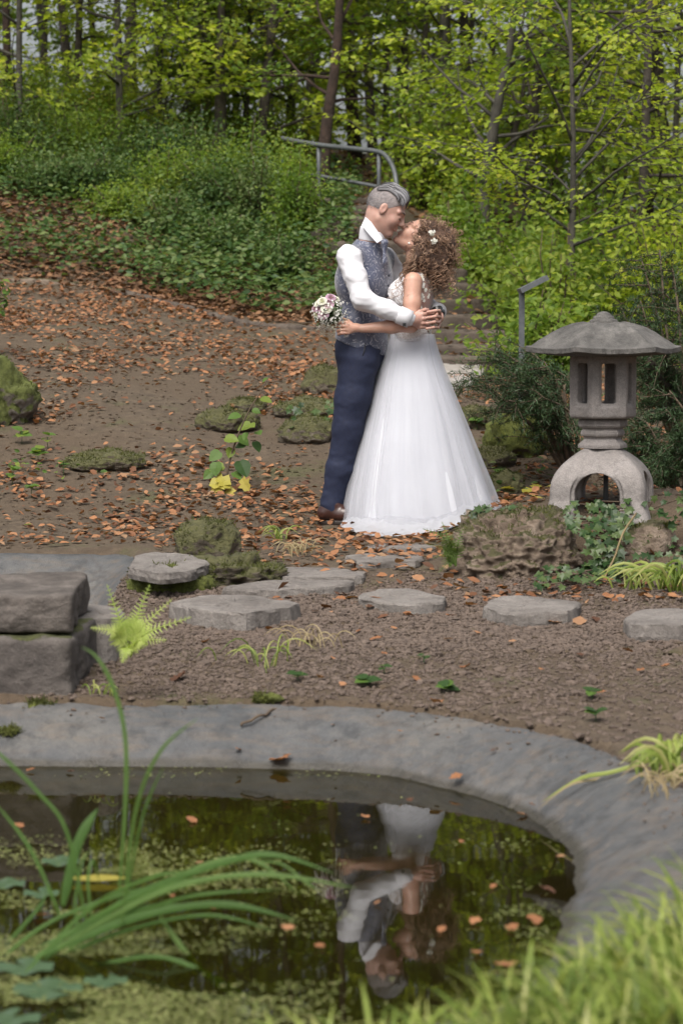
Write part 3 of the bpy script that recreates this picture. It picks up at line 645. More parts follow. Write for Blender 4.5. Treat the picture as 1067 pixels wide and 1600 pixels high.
# gravel: past counting
def in_poly(px, py, poly):
    r = np.zeros(len(px), bool); j = len(poly) - 1
    for i in range(len(poly)):
        (x1, y1), (x2, y2) = poly[i], poly[j]
        c = ((y1 > py) != (y2 > py)) & (px < (x2 - x1) * (py - y1) / (y2 - y1 + 1e-12) + x1); r ^= c; j = i
    return r
n = 95000; gx = rng.uniform(-1.35, 2.3, n); gy = rng.uniform(7.7, 11.0, n)
den = np.interp(gy, [7.7, 8.2, 8.8, 9.3, 10.0, 10.5, 11.0], [.12, .3, .45, 1, .9, .45, 0]) * np.interp(gx, [-1.35, -1.0, -.6, 1.5, 2.3], [0, .5, 1, .85, .5])
den = den * (.35 + .9 * sst(-.35, .3, fbm(np.c_[gx * 1.8, gy * 1.8, gx * 0], 3, 17))) 
sdo = sdpoly(gx, gy, OUTER); keep = (rng.random(n) < den) & (sdo < rng.normal(-.02, .02, n))
gx, gy = gx[keep], gy[keep]; gz_ = H(gx, gy); n = len(gx); TV, TF = ICO[1]
s = rng.lognormal(math.log(.0064), .35, n); A = rng.normal(0, .12, (n, 12, 1)) + 1
q = TV[None] * A * np.stack([s * rng.uniform(.8, 1.4, n), s * rng.uniform(.7, 1.2, n), s * rng.uniform(.5, .9, n)], 1)[:, None]
an = rng.uniform(0, 6.28, n); ca, sa = np.cos(an)[:, None], np.sin(an)[:, None]
q = np.stack([q[..., 0] * ca - q[..., 1] * sa, q[..., 0] * sa + q[..., 1] * ca, q[..., 2]], -1) + np.stack([gx, gy, gz_ + s * .35], 1)[:, None]
stuff(link('gravel', new_mesh('gravel', q.reshape(-1, 3), (TF[None] + (np.arange(n) * 12)[:, None, None]).reshape(-1, 3), smooth=False), M['gravel']), 'purple brown lava gravel between the stepping stones', 'gravel')
# crumbs of soil on the bare earth and grit on the pond rim
def crumbs(name, x, y, z, s, m_, label, seed):
    r = np.random.default_rng(seed); n = len(x); A = r.normal(0, .15, (n, 12, 1)) + 1
    q = TV[None] * A * np.stack([s * r.uniform(.8, 1.5, n), s * r.uniform(.8, 1.5, n), s * r.uniform(.4, .8, n)], 1)[:, None] + np.stack([x, y, z], 1)[:, None]
    return stuff(link(name, new_mesh(name, q.reshape(-1, 3), (TF[None] + (np.arange(n) * 12)[:, None, None]).reshape(-1, 3), smooth=False), m_), label, 'gravel')
r_ = np.random.default_rng(88); x_ = r_.uniform(-2.6, 2.6, 9000); y_ = r_.uniform(7.9, 17, 9000); kk = (~((x_ < -.9) & (y_ < 11.8))) & (sdpoly(x_, y_, OUTER) < 0); x_, y_ = x_[kk], y_[kk]
crumbs('soil_crumbs', x_, y_, H(x_, y_) + .002, r_.lognormal(math.log(.006), .5, len(x_)), M['soil'], 'crumbs of brown earth scattered over the bare soil', 1)
x_ = r_.uniform(-1.1, 2.3, 9000); y_ = r_.uniform(7.2, 9.4, 9000); kk = sdpoly(x_, y_, OUTER) < .01; x_, y_ = x_[kk], y_[kk]
crumbs('soil_crumbs', x_, y_, H(x_, y_) + .002, r_.lognormal(math.log(.0048), .55, len(x_)), M['gravel'], 'loose earth and small stones beside the pond rim', 3)
ix = r_.integers(5, 225, 900); s_ = r_.exponential(.05, 900); s_ = np.minimum(s_, .33); q_ = OUTER[ix] - _on[ix] * (s_ * RIMW[ix] / .36)[:, None] + r_.normal(0, .01, (900, 2))
crumbs('rim_grit', q_[:, 0], q_[:, 1], np.interp(s_, [0, .03, .1, .2, .29, .36], [.135, .152, .14, .1, .045, 0]) + .002, r_.lognormal(math.log(.0038), .45, 900), M['gravel'], 'fine grit and soil washed onto the concrete rim', 2)
# fallen leaves: the litter is past counting
def litter(n, xr, yr, dens, L=(.035, .06), seed=0, lift=.012):
    r = np.random.default_rng(seed); x = r.uniform(*xr, n); y = r.uniform(*yr, n)
    k = r.random(n) < dens(x, y); x, y = x[k], y[k]; n = len(x); z = H(x, y) + lift * r.uniform(.5, 1.6, n)
    a = r.uniform(0, 6.28, n); d = np.stack([np.cos(a), np.sin(a), r.normal(0, .28, n)], 1); nn_ = nrm(np.stack([r.normal(0, .38, n), r.normal(0, .38, n) - .15, np.ones(n)], 1))
    return leaves(np.stack([x, y, z], 1), d, nn_, r.uniform(*L, n), L6, r.uniform(.9, 1.4, n), r.uniform(-.6, 1.0, n))
def clump(x, y, sc, s): return fbm(np.stack([x * sc, y * sc, 0 * x], -1), 3, s)
def d_left(x, y):
    d = sst(-.3, .25, clump(x, y, 1.1, 31) + .1) * (.35 + .65 * sst(-.35, .2, clump(x, y, 4.5, 37))) * .93 + .07
    bare = np.exp(-(((x + 1.5 - (y - 14) * .13) / .55) ** 2 + ((y - 15.5) / 2.2) ** 2)) * .9    # worn earth on the path
    d = d * (1 - bare); d = d * np.where((x < -.92) & (y < 11.85), 0, 1)
    u = U0 + x / y * FPX
    d = d * np.interp(y, [10.6, 11.3, 12.2], [.12, .8, 1]); d = d * np.where(u > 660, .8, 1)
    return np.clip(d, 0, 1)
V1, F1, per = litter(58000, (-4.2, 4.0), (10.9, 21.8), d_left, (.026, .06), 41, .016)
stuff(leaf_obj('leaf_litter', V1, F1, per, M['litter'], seed=3), 'orange brown fallen beech leaves carpeting the slope', 'leaf litter')
V1, F1, per = litter(24000, (-6, 5.5), (20.8, 33), lambda x, y: .75 * sst(-.4, .3, clump(x, y, .7, 33) + .1), (.06, .1), 42, .025)
stuff(leaf_obj('leaf_litter', V1, F1, per, M['litter_dark'], seed=4), 'dull brown leaf litter on the wooded bank', 'leaf litter')
def d_rock(x, y): return np.where((y > 10.0) & (y < 10.55) & (x > .45), .9, 0) + np.where((y > 9.6) & (y < 12.2) & (x < .5) & (x > -.4), .22, 0)
V1, F1, per = litter(1500, (-.5, 2.3), (9.6, 12.3), d_rock, (.04, .07), 43)
stuff(leaf_obj('leaf_litter', V1, F1, per, M['litter'], seed=5), 'orange leaves gathered along the foot of the lantern rocks', 'leaf litter')
# single leaves one can count, on gravel, rim and water
def leaf_mesh(seed, kind='beech'):
    r = np.random.default_rng(seed); m = 12; t = np.linspace(0, 1, m); V = []; F = []
    for i, q in enumerate(t):
        wd = .3 * math.sin(math.pi * q ** .85) * (1 + .12 * (i % 2)) + .004
        if kind == 'oak': wd *= 1.15 + .35 * math.sin(q * 21)
        for sgn in (-1, 0, 1): V.append((q - .5, sgn * wd, (.10 if sgn else 0) * math.sin(math.pi * q) + .18 * (q - .5) ** 2 + .03 * r.normal()))
    for i in range(m - 1):
        for j in (0, 1): F.append([i * 3 + j, i * 3 + j + 1, i * 3 + 4 + j, i * 3 + 3 + j])
    return new_mesh('fallen_leaf', V, F, np.full(len(F), r.random()), True)
LM = [leaf_mesh(i, 'oak' if i % 3 == 2 else 'beech') for i in range(8)]
for me in LM: me.materials.append(M['litter'])
def fallen(u, v, Lpx, zfun, label, group, i, oak=False):
    o = bpy.data.objects.new('fallen_leaf', LM[2 if oak else i % 8]); COL.objects.link(o); p = zfun(u, v); L = Lpx * p[1] / FPX
    o.location = tuple(map(float, p)); o.scale = (L, L, L); o.rotation_euler = (random.uniform(-.35, .35), random.uniform(-.3, .3), random.uniform(0, 6.28)); return tag(o, label, 'leaf', group)
def onG(u, v): g = G(u, v); return g + np.array([0, 0, .014])
def onW(u, v): return PZ(u, v, .006)
def onR(u, v):                                     # on the sloping concrete rim
    for z in np.arange(.14, -.01, -.004):
        p = PZ(u, v, z); s = float(sdpoly(np.array([p[0]]), np.array([p[1]]), OUTER)[0]); zz = float(np.interp(s, [0, .03, .1, .2, .29, .36], [.135, .152, .14, .1, .045, 0]))
        if zz >= z - .004: return p + np.array([0, 0, .016])
    return PZ(u, v, .02)
i = 0
for (u, v, L) in [(636, 964, 20), (533, 940, 18), (735, 950, 24), (832, 968, 40), (866, 978, 26), (905, 978, 34), (930, 972, 22), (1005, 985, 30), (588, 1006, 22), (650, 1070, 18), (680, 1104, 34), (726, 1048, 26), (535, 1078, 16), (500, 1066, 22), (480, 1010, 16), (600, 1030, 14), (1000, 1055, 18), (940, 1090, 16), (845, 1055, 14), (980, 1020, 20), (745, 995, 16), (700, 1005, 16), (280, 1062, 40), (322, 1010, 22), (420, 990, 18), (470, 925, 16), (520, 1040, 14), (1040, 1045, 16), (615, 988, 14), (800, 1010, 14), (905, 1030, 18), (560, 995, 12)]:
    i += 1; fallen(u, v, L, onG, 'curled orange leaf lying on the gravel', 'single fallen leaves on the gravel', i)
for (u, v, L) in [(372, 1178, 16), (712, 1222, 24), (625, 1150, 10), (700, 1160, 8), (160, 1130, 12), (520, 1140, 10), (770, 1180, 12), (830, 1265, 14)]:
    i += 1; fallen(u, v, L, onR, 'small brown leaf stuck to the concrete pond rim', 'leaves on the pond rim', i)
fallen(438, 1194, 44, onR, 'large lobed brown leaf at the waterline of the far rim', None, i, True)
for (u, v, L) in [(300, 1282, 26), (448, 1254, 14), (570, 1276, 22), (30, 1290, 22), (590, 1410, 16), (312, 1348, 14), (855, 1390, 34), (835, 1438, 40), (800, 1450, 34), (790, 1508, 46), (742, 1440, 30), (770, 1385, 16), (815, 1272, 20), (875, 1338, 16), (640, 1250, 18), (720, 1315, 16), (270, 1400, 14), (500, 1478, 18), (65, 1430, 26), (330, 1420, 20), (450, 1450, 28), (200, 1385, 26), (110, 1205, 16), (48, 1203, 18), (690, 1452, 22), (745, 1488, 24)]:
    i += 1; fallen(u, v, L, onW, 'brown leaf floating on the dark pond water', 'leaves floating on the pond', i)
for k_, (u, v, w_, fn, lb) in enumerate([(66, 1106, .05, onR, 'small moss cushion at the foot of the lower stone block'), (14, 1146, .035, onR, 'tiny moss cushion on the rim at the left edge'), (300, 1096, .08, onG, 'flat mossy strip along the rim right of the fern'), (215, 1098, .07, onG, 'flat mossy strip along the rim below the fern'), (420, 1094, .05, onG, 'thin mossy strip along the rim near the dry twig')]):
    p = fn(u, v); rock('moss_cushion', (p[0], p[1], p[2] - .012), (w_, w_ * .5, .013), M['moss_bright'], lb, 'moss', seed=60 + k_, amp=.4, freq=3, sub=4, n=2.0)
# ------------------------------------------------------------ stone lantern
LC = P(940, 800, 11.35); LZ = LC[2]; LX, LY = LC[0], LC[1]; LS = 11.35 / FPX     # metres per photo pixel at the lantern
lan = root('stone_lantern', LC, 'grey stone garden lantern with broad domed roof on the rock', 'stone lantern')
def lp(v): return LZ + (800 - v) * LS * 1.0
def prism(rings, sides, ang, sm=0):
    V = []; 
    for (r, z) in rings:
        for k in range(sides):
            a = ang + 2 * math.pi * k / sides; V.append((LX + r * math.cos(a), LY + r * math.sin(a), z))
    k = sides; F = [[i * k + j, i * k + (j + 1) % k, (i + 1) * k + (j + 1) % k, (i + 1) * k + j] for i in range(len(rings) - 1) for j in range(k)]
    F += [list(range(k))[::-1], [(len(rings) - 1) * k + j for j in range(k)]]
    return V, F
# roof: six-sided dome with a flared flat brim
ha = R(4)
Vr = []; Fr = []; NS = 96
prof = [(.10, lp(557)), (.21, lp(556)), (.362, lp(552.5)), (.368, lp(551.5)), (.370, lp(544.5)), (.366, lp(543.5)), (.34, lp(541.5)), (.31, lp(537.5)), (.28, lp(531)), (.245, lp(523)), (.2, lp(515)), (.15, lp(509)), (.1, lp(505.5)), (.06, lp(504)), (.03, lp(503.5))]
for (r, z) in prof:
    for k in range(NS):
        a = 2 * math.pi * k / NS; sect = (a - ha + math.pi / 6) % (math.pi / 3) - math.pi / 6
        corner = abs(sect) / (math.pi / 6)                     # 0 at a corner, 1 in the middle of a side
        hexr = math.cos(math.pi / 6) / math.cos(math.pi / 6 - abs(sect))
        rr = r * hexr; lift = -.010 * (1 - corner) ** 2 * (r / .36) ** 3
        ridge = .010 * math.exp(-(sect / .09) ** 2) * (1 if .08 < r < .32 and z > lp(540) else 0)
        nzv = .003 * float(fbm(np.array([math.cos(a) * r * 30, math.sin(a) * r * 30, z * 30]), 3, 6))
        chip = -.012 if (vn(np.array([a * 9, 0, 0]), 77) > .62 and .33 < r) else 0
        Vr.append((LX + (rr + chip) * math.cos(a), LY + (rr + chip) * math.sin(a), z + ridge + nzv - lift))
for i in range(len(prof) - 1):
    for j in range(NS): Fr.append([i * NS + j, i * NS + (j + 1) % NS, (i + 1) * NS + (j + 1) % NS, (i + 1) * NS + j])
Fr += [list(range(NS))[::-1], [(len(prof) - 1) * NS + j for j in range(NS)]]
me = new_mesh('roof', Vr, Fr)
for p_ in me.polygons:
    if 1 <= p_.index // NS <= 4: p_.use_smooth = False
roof = link('roof', me, M['lantern_roof'], lan)
fin = [(.066, 507), (.066, 501), (.06, 499), (.05, 498.5), (.05, 496), (.046, 494), (.034, 493), (.034, 491), (.026, 489), (.014, 487), (.003, 486.4)]
V, F = [], []
for (r, v) in fin:
    for k in range(28): a = 2 * math.pi * k / 28; V.append((LX + r * math.cos(a), LY + r * math.sin(a), lp(v)))
F = [[i * 28 + j, i * 28 + (j + 1) % 28, (i + 1) * 28 + (j + 1) % 28, (i + 1) * 28 + j] for i in range(len(fin) - 1) for j in range(28)]
link('finial', new_mesh('finial', V, F), M['lantern_roof'], roof)
# fire chamber: hollow hexagon with six tall windows
f = Field((LX - .2, LY - .2, lp(668)), (LX + .2, LY + .2, lp(548)), .0036)
ca = R(-84)                                        # a side faces the viewer, turned a little
def hexd(p, r, z0, z1, rd):
    q = p - np.array([LX, LY, 0]); d = np.full(p.shape[:-1], -1e3)
    for k in range(6):
        a = ca + k * math.pi / 3; d = np.maximum(d, q[..., 0] * math.cos(a) + q[..., 1] * math.sin(a) - (r - rd))
    dz = np.maximum(p[..., 2] - (z1 - rd), (z0 + rd) - p[..., 2]); e = np.stack([d, dz], -1)
    return np.linalg.norm(np.maximum(e, 0), axis=-1) + np.minimum(e.max(-1), 0) - rd
lo = (LX - .2, LY - .2, lp(668)); hi = (LX + .2, LY + .2, lp(548))
f.put(lambda p: hexd(p, .138, lp(653), lp(550), .018), lo, hi, .001)
f.put(lambda p: hexd(p, .098, lp(630), lp(540), .004), lo, hi, .004, 's')
for k in range(6):
    a = ca + k * math.pi / 3; dn = np.array([math.cos(a), math.sin(a), 0]); tn = np.array([-math.sin(a), math.cos(a), 0])
    f.box(np.array([LX, LY, (lp(567) + lp(629)) / 2]) + dn * .12, (.06, .034, (629 - 567) * LS / 2), [dn, tn, [0, 0, 1]], .006, 's', .012)
    f.box(np.array([LX, LY, (lp(562) + lp(634)) / 2]) + dn * .144, (.012, .045, (634 - 562) * LS / 2), [dn, tn, [0, 0, 1]], .006, 's', .008)
f.obj('fire_chamber', M['lantern'], lan, 1)
# neck mouldings
neck = []
for (r, v) in [(.09, 655), (.112, 654), (.118, 657), (.118, 664), (.110, 667), (.098, 668), (.098, 671), (.104, 673), (.106, 677), (.102, 680), (.090, 682), (.088, 685), (.094, 687), (.115, 693), (.118, 695), (.118, 699)]: neck.append((r, lp(v)))
V, F = prism(neck[::-1], 6, ca + math.pi / 6); link('neck', new_mesh('neck', V, F, smooth=False), M['lantern'], lan)
# base: four legs under a rounded cap, arches between them
bw = .222; bt = R(-13); bx0 = np.array([math.cos(bt), math.sin(bt), 0]); by0 = np.array([-math.sin(bt), math.cos(bt), 0])
zb, zt = lp(812), lp(697); f = Field((LX - .34, LY - .34, zb - .02), (LX + .34, LY + .34, zt + .02), .0055)
def based(p):
    q = p - np.array([LX, LY, zb]); a = np.abs(q @ bx0); b = np.abs(q @ by0); h = zt - zb; t = np.clip(q[..., 2] / h, 0, 1.2)
    wv_ = bw * (1.12 - .12 * np.clip(t / .3, 0, 1)) * np.clip(1 - np.clip((t - .38) / .72, 0, 1) ** 2.4, 0.02, 1) + .0
    rd = .035; e = np.stack([a - wv_ + rd, b - wv_ + rd], -1)
    d = np.linalg.norm(np.maximum(e, 0), axis=-1) + np.minimum(e.max(-1), 0) - rd
    return np.maximum(np.maximum(d * .8, q[..., 2] - h), -q[..., 2])
lo = (LX - .34, LY - .34, zb - .01); hi = (LX + .34, LY + .34, zt + .01)
f.put(based, lo, hi, .001)
def arch(ax1, ax2, hw, top, out0, out1):
    def g(p):
        q = p - np.array([LX, LY, zb]); a = q @ ax1; z = q[..., 2]; o = np.abs(q @ ax2)
        r = hw; zc = top - r * .95; e = np.sqrt(a ** 2 + (np.maximum(z - zc, 0) / .95) ** 2) - r
        return np.maximum(e, np.maximum(o - out1, out0 - o))
    return g
for (u1, u2) in ((bx0, by0), (by0, bx0)):
    f.put(arch(u1, u2, .104, .228, -1, 1), lo, hi, .006, 's')
    f.put(arch(u1, u2, .122, .246, .205, .4), lo, hi, .003, 's')
f.obj('base', M['lantern'], lan, 1)
V, F = tube([(LX + .02, LY + .03, zb - .02), (LX + .02, LY + .03, zt - .03)], .012, 8); link('support_rod', new_mesh('support_rod', V, F), M['steel'], lan)
# ------------------------------------------------------------ hand rail on the stairs
def pipe(pts, r, name, parent, n=30, m_='steel'):
    V, F = tube(cr(pts, n), r, 8); return link(name, new_mesh(name, V, F), M[m_], parent)
hr = root('hand_rail', P(592, 300, 23.8), 'grey steel hand rail beside the upper steps', 'hand rail')
pipe([P(440, 216, 24.8), P(495, 226, 24.4), P(560, 233, 24), P(590, 237, 23.8), P(603, 244, 23.7), P(614, 262, 23.6), P(619, 285, 23.5), P(618, 300, 23.5)], .024, 'top_rail', hr, 40)
pipe([P(440, 265, 24.8), P(500, 275, 24.4), P(560, 286, 24), P(592, 292, 23.8)], .018, 'lower_rail', hr, 12)
for (u, v, y) in ((498, 226, 24.4), (592, 238, 23.8)):
    a = P(u, v, y); pipe([a, a - [0, 0, .4], [a[0], a[1], a[2] - .95]], .022, 'post', hr, 4)
# ------------------------------------------------------------ reading sign on its post, seen edge on
sg = P(815, 560, 15.0); sg[2] = Hs(sg[0], sg[1])
sr = root('sign_post', sg, 'grey metal post with tilted reading panel beside the lantern roof', 'sign post')
a = P(814, 452, 15.0); rt = np.array([[1, 0, 0], [0, 1, 0], [0, 0, 1.0]])
V, F = box(((a[0] + sg[0]) / 2, 15.0, (a[2] + sg[2] - .05) / 2), .034, .034, a[2] - sg[2] + .05); link('post', new_mesh('post', V, F, smooth=False), M['steel'], sr)
pa, pb = P(811, 455, 15.0), P(853, 434, 15.0); th = math.atan2(pb[2] - pa[2], pb[0] - pa[0]); c, s_ = math.cos(th), math.sin(th)
V, F = box((pa + pb) / 2, np.linalg.norm(pb - pa), .30, .03, [[c, 0, -s_], [0, 1, 0], [s_, 0, c]]); link('panel', new_mesh('panel', V, F, smooth=False), M['steel'], sr)
# ------------------------------------------------------------ kerb along the path
kb = root('path_kerb', G(250, 470), 'low stone kerb along the upper edge of the path', 'kerb')
kp = cr([G(15, 440), G(90, 447), G(180, 462), G(260, 479), G(330, 494), G(400, 505), G(470, 516), G(520, 524)], 24)
for i in range(23):
    a, b = kp[i], kp[i + 1]; d = b - a; L = np.linalg.norm(d[:2])
    Vb, Fb = box((0, 0, 0), L * .96, .14 + .05 * random.random(), .13, None); rz = math.atan2(d[1], d[0]); 
    V, F = ICO[3]; q = (np.abs(V) ** 7).sum(1) ** (-1 / 7); B = V * q[:, None] * np.array([L * .97, .12, .1]) / 2; B = B + nrm(V) * (.014 * fbm(B * 8 + i * 3, 3, i))[:, None]
    sl_ = math.atan2(d[2], L); B = B @ np.array([[math.cos(sl_), 0, -math.sin(sl_)], [0, 1, 0], [math.sin(sl_), 0, math.cos(sl_)]]).T
    link('kerb_stone', new_mesh('kerb_stone', B @ rotz(rz + random.uniform(-.05, .05)).T + (a + b) / 2 + np.array([0, .05, -.012]), F), M['step_dark'] if i > 6 else M['rubble'], kb)
# ------------------------------------------------------------ trees and shrubs
def limb_pts(p0, az, el, L, droop, r, n=6):
    p = [np.array(p0, float)]; d = np.array([math.cos(az) * math.cos(el), math.sin(az) * math.cos(el), math.sin(el)])
    for i in range(n - 1):
        d = nrm(d + r.normal(0, .12, 3) + np.array([0, 0, droop])); p.append(p[-1] + d * L / (n - 1))
    return np.array(p)
def tree(name, trunk, rad, label, leafm, barkm, seed, n_limb=18, limb_L=(1.2, 2.2), h0=.8, leafL=(.055, .085), twigs=7, per=26, group=None, el=(5, 45), forks=(), spread=.09, az_lim=None, cat='tree', flatn=.45):
    """trunk: world points from the foot up; leaves sit in flat sprays along the twigs"""
    r = np.random.default_rng(seed); tp = cr(trunk, 14); t = root(name, tp[0], label, cat, group)
    k = np.linspace(0, 1, 14); mb = MB(); mb.add(*tube(tp, rad * (1 - .75 * k) + .35 * rad * np.exp(-k * 22), 9)); link('trunk', mb.mesh('trunk'), M[barkm], t)
    bm_ = MB(); POS, DIR, NOR, LEN = [], [], [], []; Ht = tp[-1][2] - tp[0][2]
    limbs = []
    for f_ in forks: limbs.append(cr(f_[0], 9)); bm_.add(*tube(limbs[-1], np.linspace(f_[1], .006, 9), 6))
    for i in range(n_limb):
        q = (h0 + (Ht - h0) * (i + r.random()) / n_limb) / Ht; q = min(q, .98); pt = np.array([np.interp(q * 13, np.arange(14), tp[:, c_]) for c_ in range(3)])
        az = r.uniform(0, 6.283) if az_lim is None else r.uniform(*az_lim)
        L = r.uniform(*limb_L) * (1 - .45 * q); lb = limb_pts(pt, az, R(r.uniform(*el)), L, .03, r)
        limbs.append(lb); bm_.add(*tube(lb, np.linspace(min(.022, rad * .45), .004, len(lb)), 5))
    for lb in limbs:
        n_t = twigs
        for j in range(n_t):
            q = .2 + .8 * (j + r.random()) / n_t; pt = np.array([np.interp(q * (len(lb) - 1), np.arange(len(lb)), lb[:, c_]) for c_ in range(3)])
            d0 = nrm(lb[-1] - lb[0]); az = math.atan2(d0[1], d0[0]) + r.choice([-1, 1]) * r.uniform(.3, 1.2)
            tw = limb_pts(pt, az, R(r.uniform(-15, 30)), r.uniform(.45, .95), -.05, r, 4); bm_.add(*tube(tw, np.linspace(.006, .002, 4), 3, False))
            m_ = per; q2 = r.uniform(.05, 1, m_); pos = np.stack([np.interp(q2 * 3, np.arange(4), tw[:, c_]) for c_ in range(3)], 1)
            dd = nrm(tw[-1] - tw[0]); sd_ = nrm(np.cross(dd, [0, 0, 1])); s_ = r.choice([-1, 1], m_)
            pos = pos + sd_ * (s_ * r.uniform(0, spread, m_))[:, None] + r.normal(0, .03, (m_, 3))
            POS.append(pos); DIR.append(dd * r.uniform(.3, 1, (m_, 1)) + sd_ * s_[:, None] * r.uniform(.3, 1, (m_, 1)) + r.normal(0, .25, (m_, 3)) - [0, 0, .25])
            NOR.append(np.array([0, -.12, 1]) + r.normal(0, flatn, (m_, 3))); LEN.append(r.uniform(*leafL, m_))
    link('branches', bm_.mesh('branches'), M[barkm], t)
    POS, DIR, NOR, LEN = map(np.concatenate, (POS, DIR, NOR, LEN))
    V, F, pr = leaves(POS, DIR, NOR, LEN, L4, 1.15)
    cl = np.clip(.5 + .38 * fbm(POS * .9, 2, seed) + r.normal(0, .2, len(POS)), 0, 1)
    leaf_obj('crown', V, F, pr, M[leafm], t, seed, cl); return t
def gp(u, v, y): p = P(u, v, y); p[2] = Hs(p[0], p[1]) - .05; return p
def up(p, du, h, lean=(0, 0)):
    return [p, p + np.array([lean[0] * .3 * h, lean[1] * .3 * h, .33 * h]), p + np.array([lean[0] * .65 * h, lean[1] * .65 * h, .66 * h]), p + np.array([lean[0] * h, lean[1] * h, h])]
Y = 29.0
tree('beech_tree', [gp(503, 300, 25.5), P(503, 290, 25.5), P(511, 190, 25.5), P(526, 80, 25.5), P(534, -120, 25.5), P(536, -450, 25.5)], .09, 'tall dark reddish trunk rising behind the hand rail', 'leaf_mid', 'bark_red', 51, 18, (1.2, 2.2), 2.2, az_lim=(.2, 2.9))
tree('beech_tree', [gp(345, 200, 26.2), P(345, 190, 26.2), P(344, 100, 26.2), P(346, 0, 26.2), P(350, -400, 26.2)], .085, 'tall grey brown trunk above the left shrubs', 'leaf_bright', 'bark', 52, 18, (1.2, 2.3), 1.6, az_lim=(.2, 2.9))
tree('beech_tree', [gp(385, 200, 27), P(384, 180, 27), P(390, 70, 27), P(388, -300, 27)], .045, 'thin dark trunk right of the tall grey brown one', 'leaf_mid', 'bark', 53, 16, (1.2, 2.0), 1.6)
tree('beech_tree', [gp(454, 190, 28), P(454, 180, 28), P(456, 90, 28), P(452, -300, 28)], .075, 'stout dark trunk in the gap left of the hand rail', 'leaf_bright', 'bark', 54, 16, (1.3, 2.2), 1.8)
tree('beech_tree', [gp(752, 330, 23.5), P(755, 322, 23.5), P(766, 230, 23.5), P(784, 130, 23.5), P(803, 20, 23.5), P(830, -400, 23.5)], .078, 'grey beech trunk leaning right above the bride', 'leaf_bright', 'bark_grey', 55, 20, (1.2, 2.2), 1.3, az_lim=(.2, 2.9))
tree('beech_tree', [gp(786, 330, 25), P(788, 320, 25), P(804, 210, 25), P(822, 100, 25), P(850, -300, 25)], .048, 'thin shaded trunk just right of the leaning beech', 'leaf_mid', 'bark', 56, 16, (1.2, 2.2), 1.2, az_lim=(.2, 2.9))
tree('beech_tree', [gp(820, 340, 24.3), P(824, 320, 24.3), P(832, 200, 24.3), P(846, 40, 24.3), P(860, -350, 24.3)], .08, 'darker upright trunk between the leaning and the slender tree', 'leaf_bright', 'bark', 57, 18, (1.3, 2.3), 1.4, az_lim=(.2, 2.9))
tree('beech_tree', [gp(891, 418, 20.5), P(892, 400, 20.5), P(895, 300, 20.5), P(894, 150, 20.5), P(889, 0, 20.5), P(886, -350, 20.5)], .038, 'slender straight young beech with spreading branches above the sign', 'leaf_bright', 'bark_grey', 58, 16, (1.3, 2.4), 1.0, (.05, .075), 7, 26, None, (0, 40),
     forks=[([P(893, 220, 20.5), P(870, 160, 20.3), P(835, 90, 20.0), P(800, 15, 19.8)], .016), ([P(894, 180, 20.5), P(920, 120, 20.4), P(970, 60, 20.2), P(1040, 20, 20)], .014), ([P(894, 260, 20.5), P(930, 215, 20.3), P(980, 165, 20.0), P(1060, 140, 19.8)], .012), ([P(895, 350, 20.5), P(940, 330, 20.4), P(1000, 300, 20.2), P(1060, 290, 20)], .012), ([P(892, 300, 20.5), P(850, 260, 20.6), P(800, 245, 20.7)], .01)])
# hazel with many stems on the left bank
hz = gp(250, 200, 26.5); hz[2] += .0
tree('hazel_bush', [hz, P(249, 160, 26.5), P(246, 90, 26.5), P(240, 0, 26.5), P(232, -120, 26.5)], .028, 'many stemmed hazel fanning out above the shrub bank', 'leaf_bright', 'bark_grey', 59, 10, (.9, 1.7), 1.2, (.05, .08), 7, 26,
     forks=[([hz, P(252, 120, 26.5), P(258, 20, 26.4), P(262, -100, 26.4)], .022), ([hz, P(262, 130, 26.4), P(274, 60, 26.3), P(285, -60, 26.2)], .02), ([hz, P(272, 140, 26.5), P(294, 60, 26.5), P(325, -40, 26.4)], .02), ([hz, P(290, 160, 26.4), P(325, 110, 26.3), P(372, 60, 26.2)], .018), ([hz, P(238, 120, 26.4), P(222, 60, 26.2), P(205, -30, 26)], .02), ([hz, P(300, 150, 26.5), P(345, 80, 26.6), P(400, 10, 26.7)], .016)], cat='shrub')
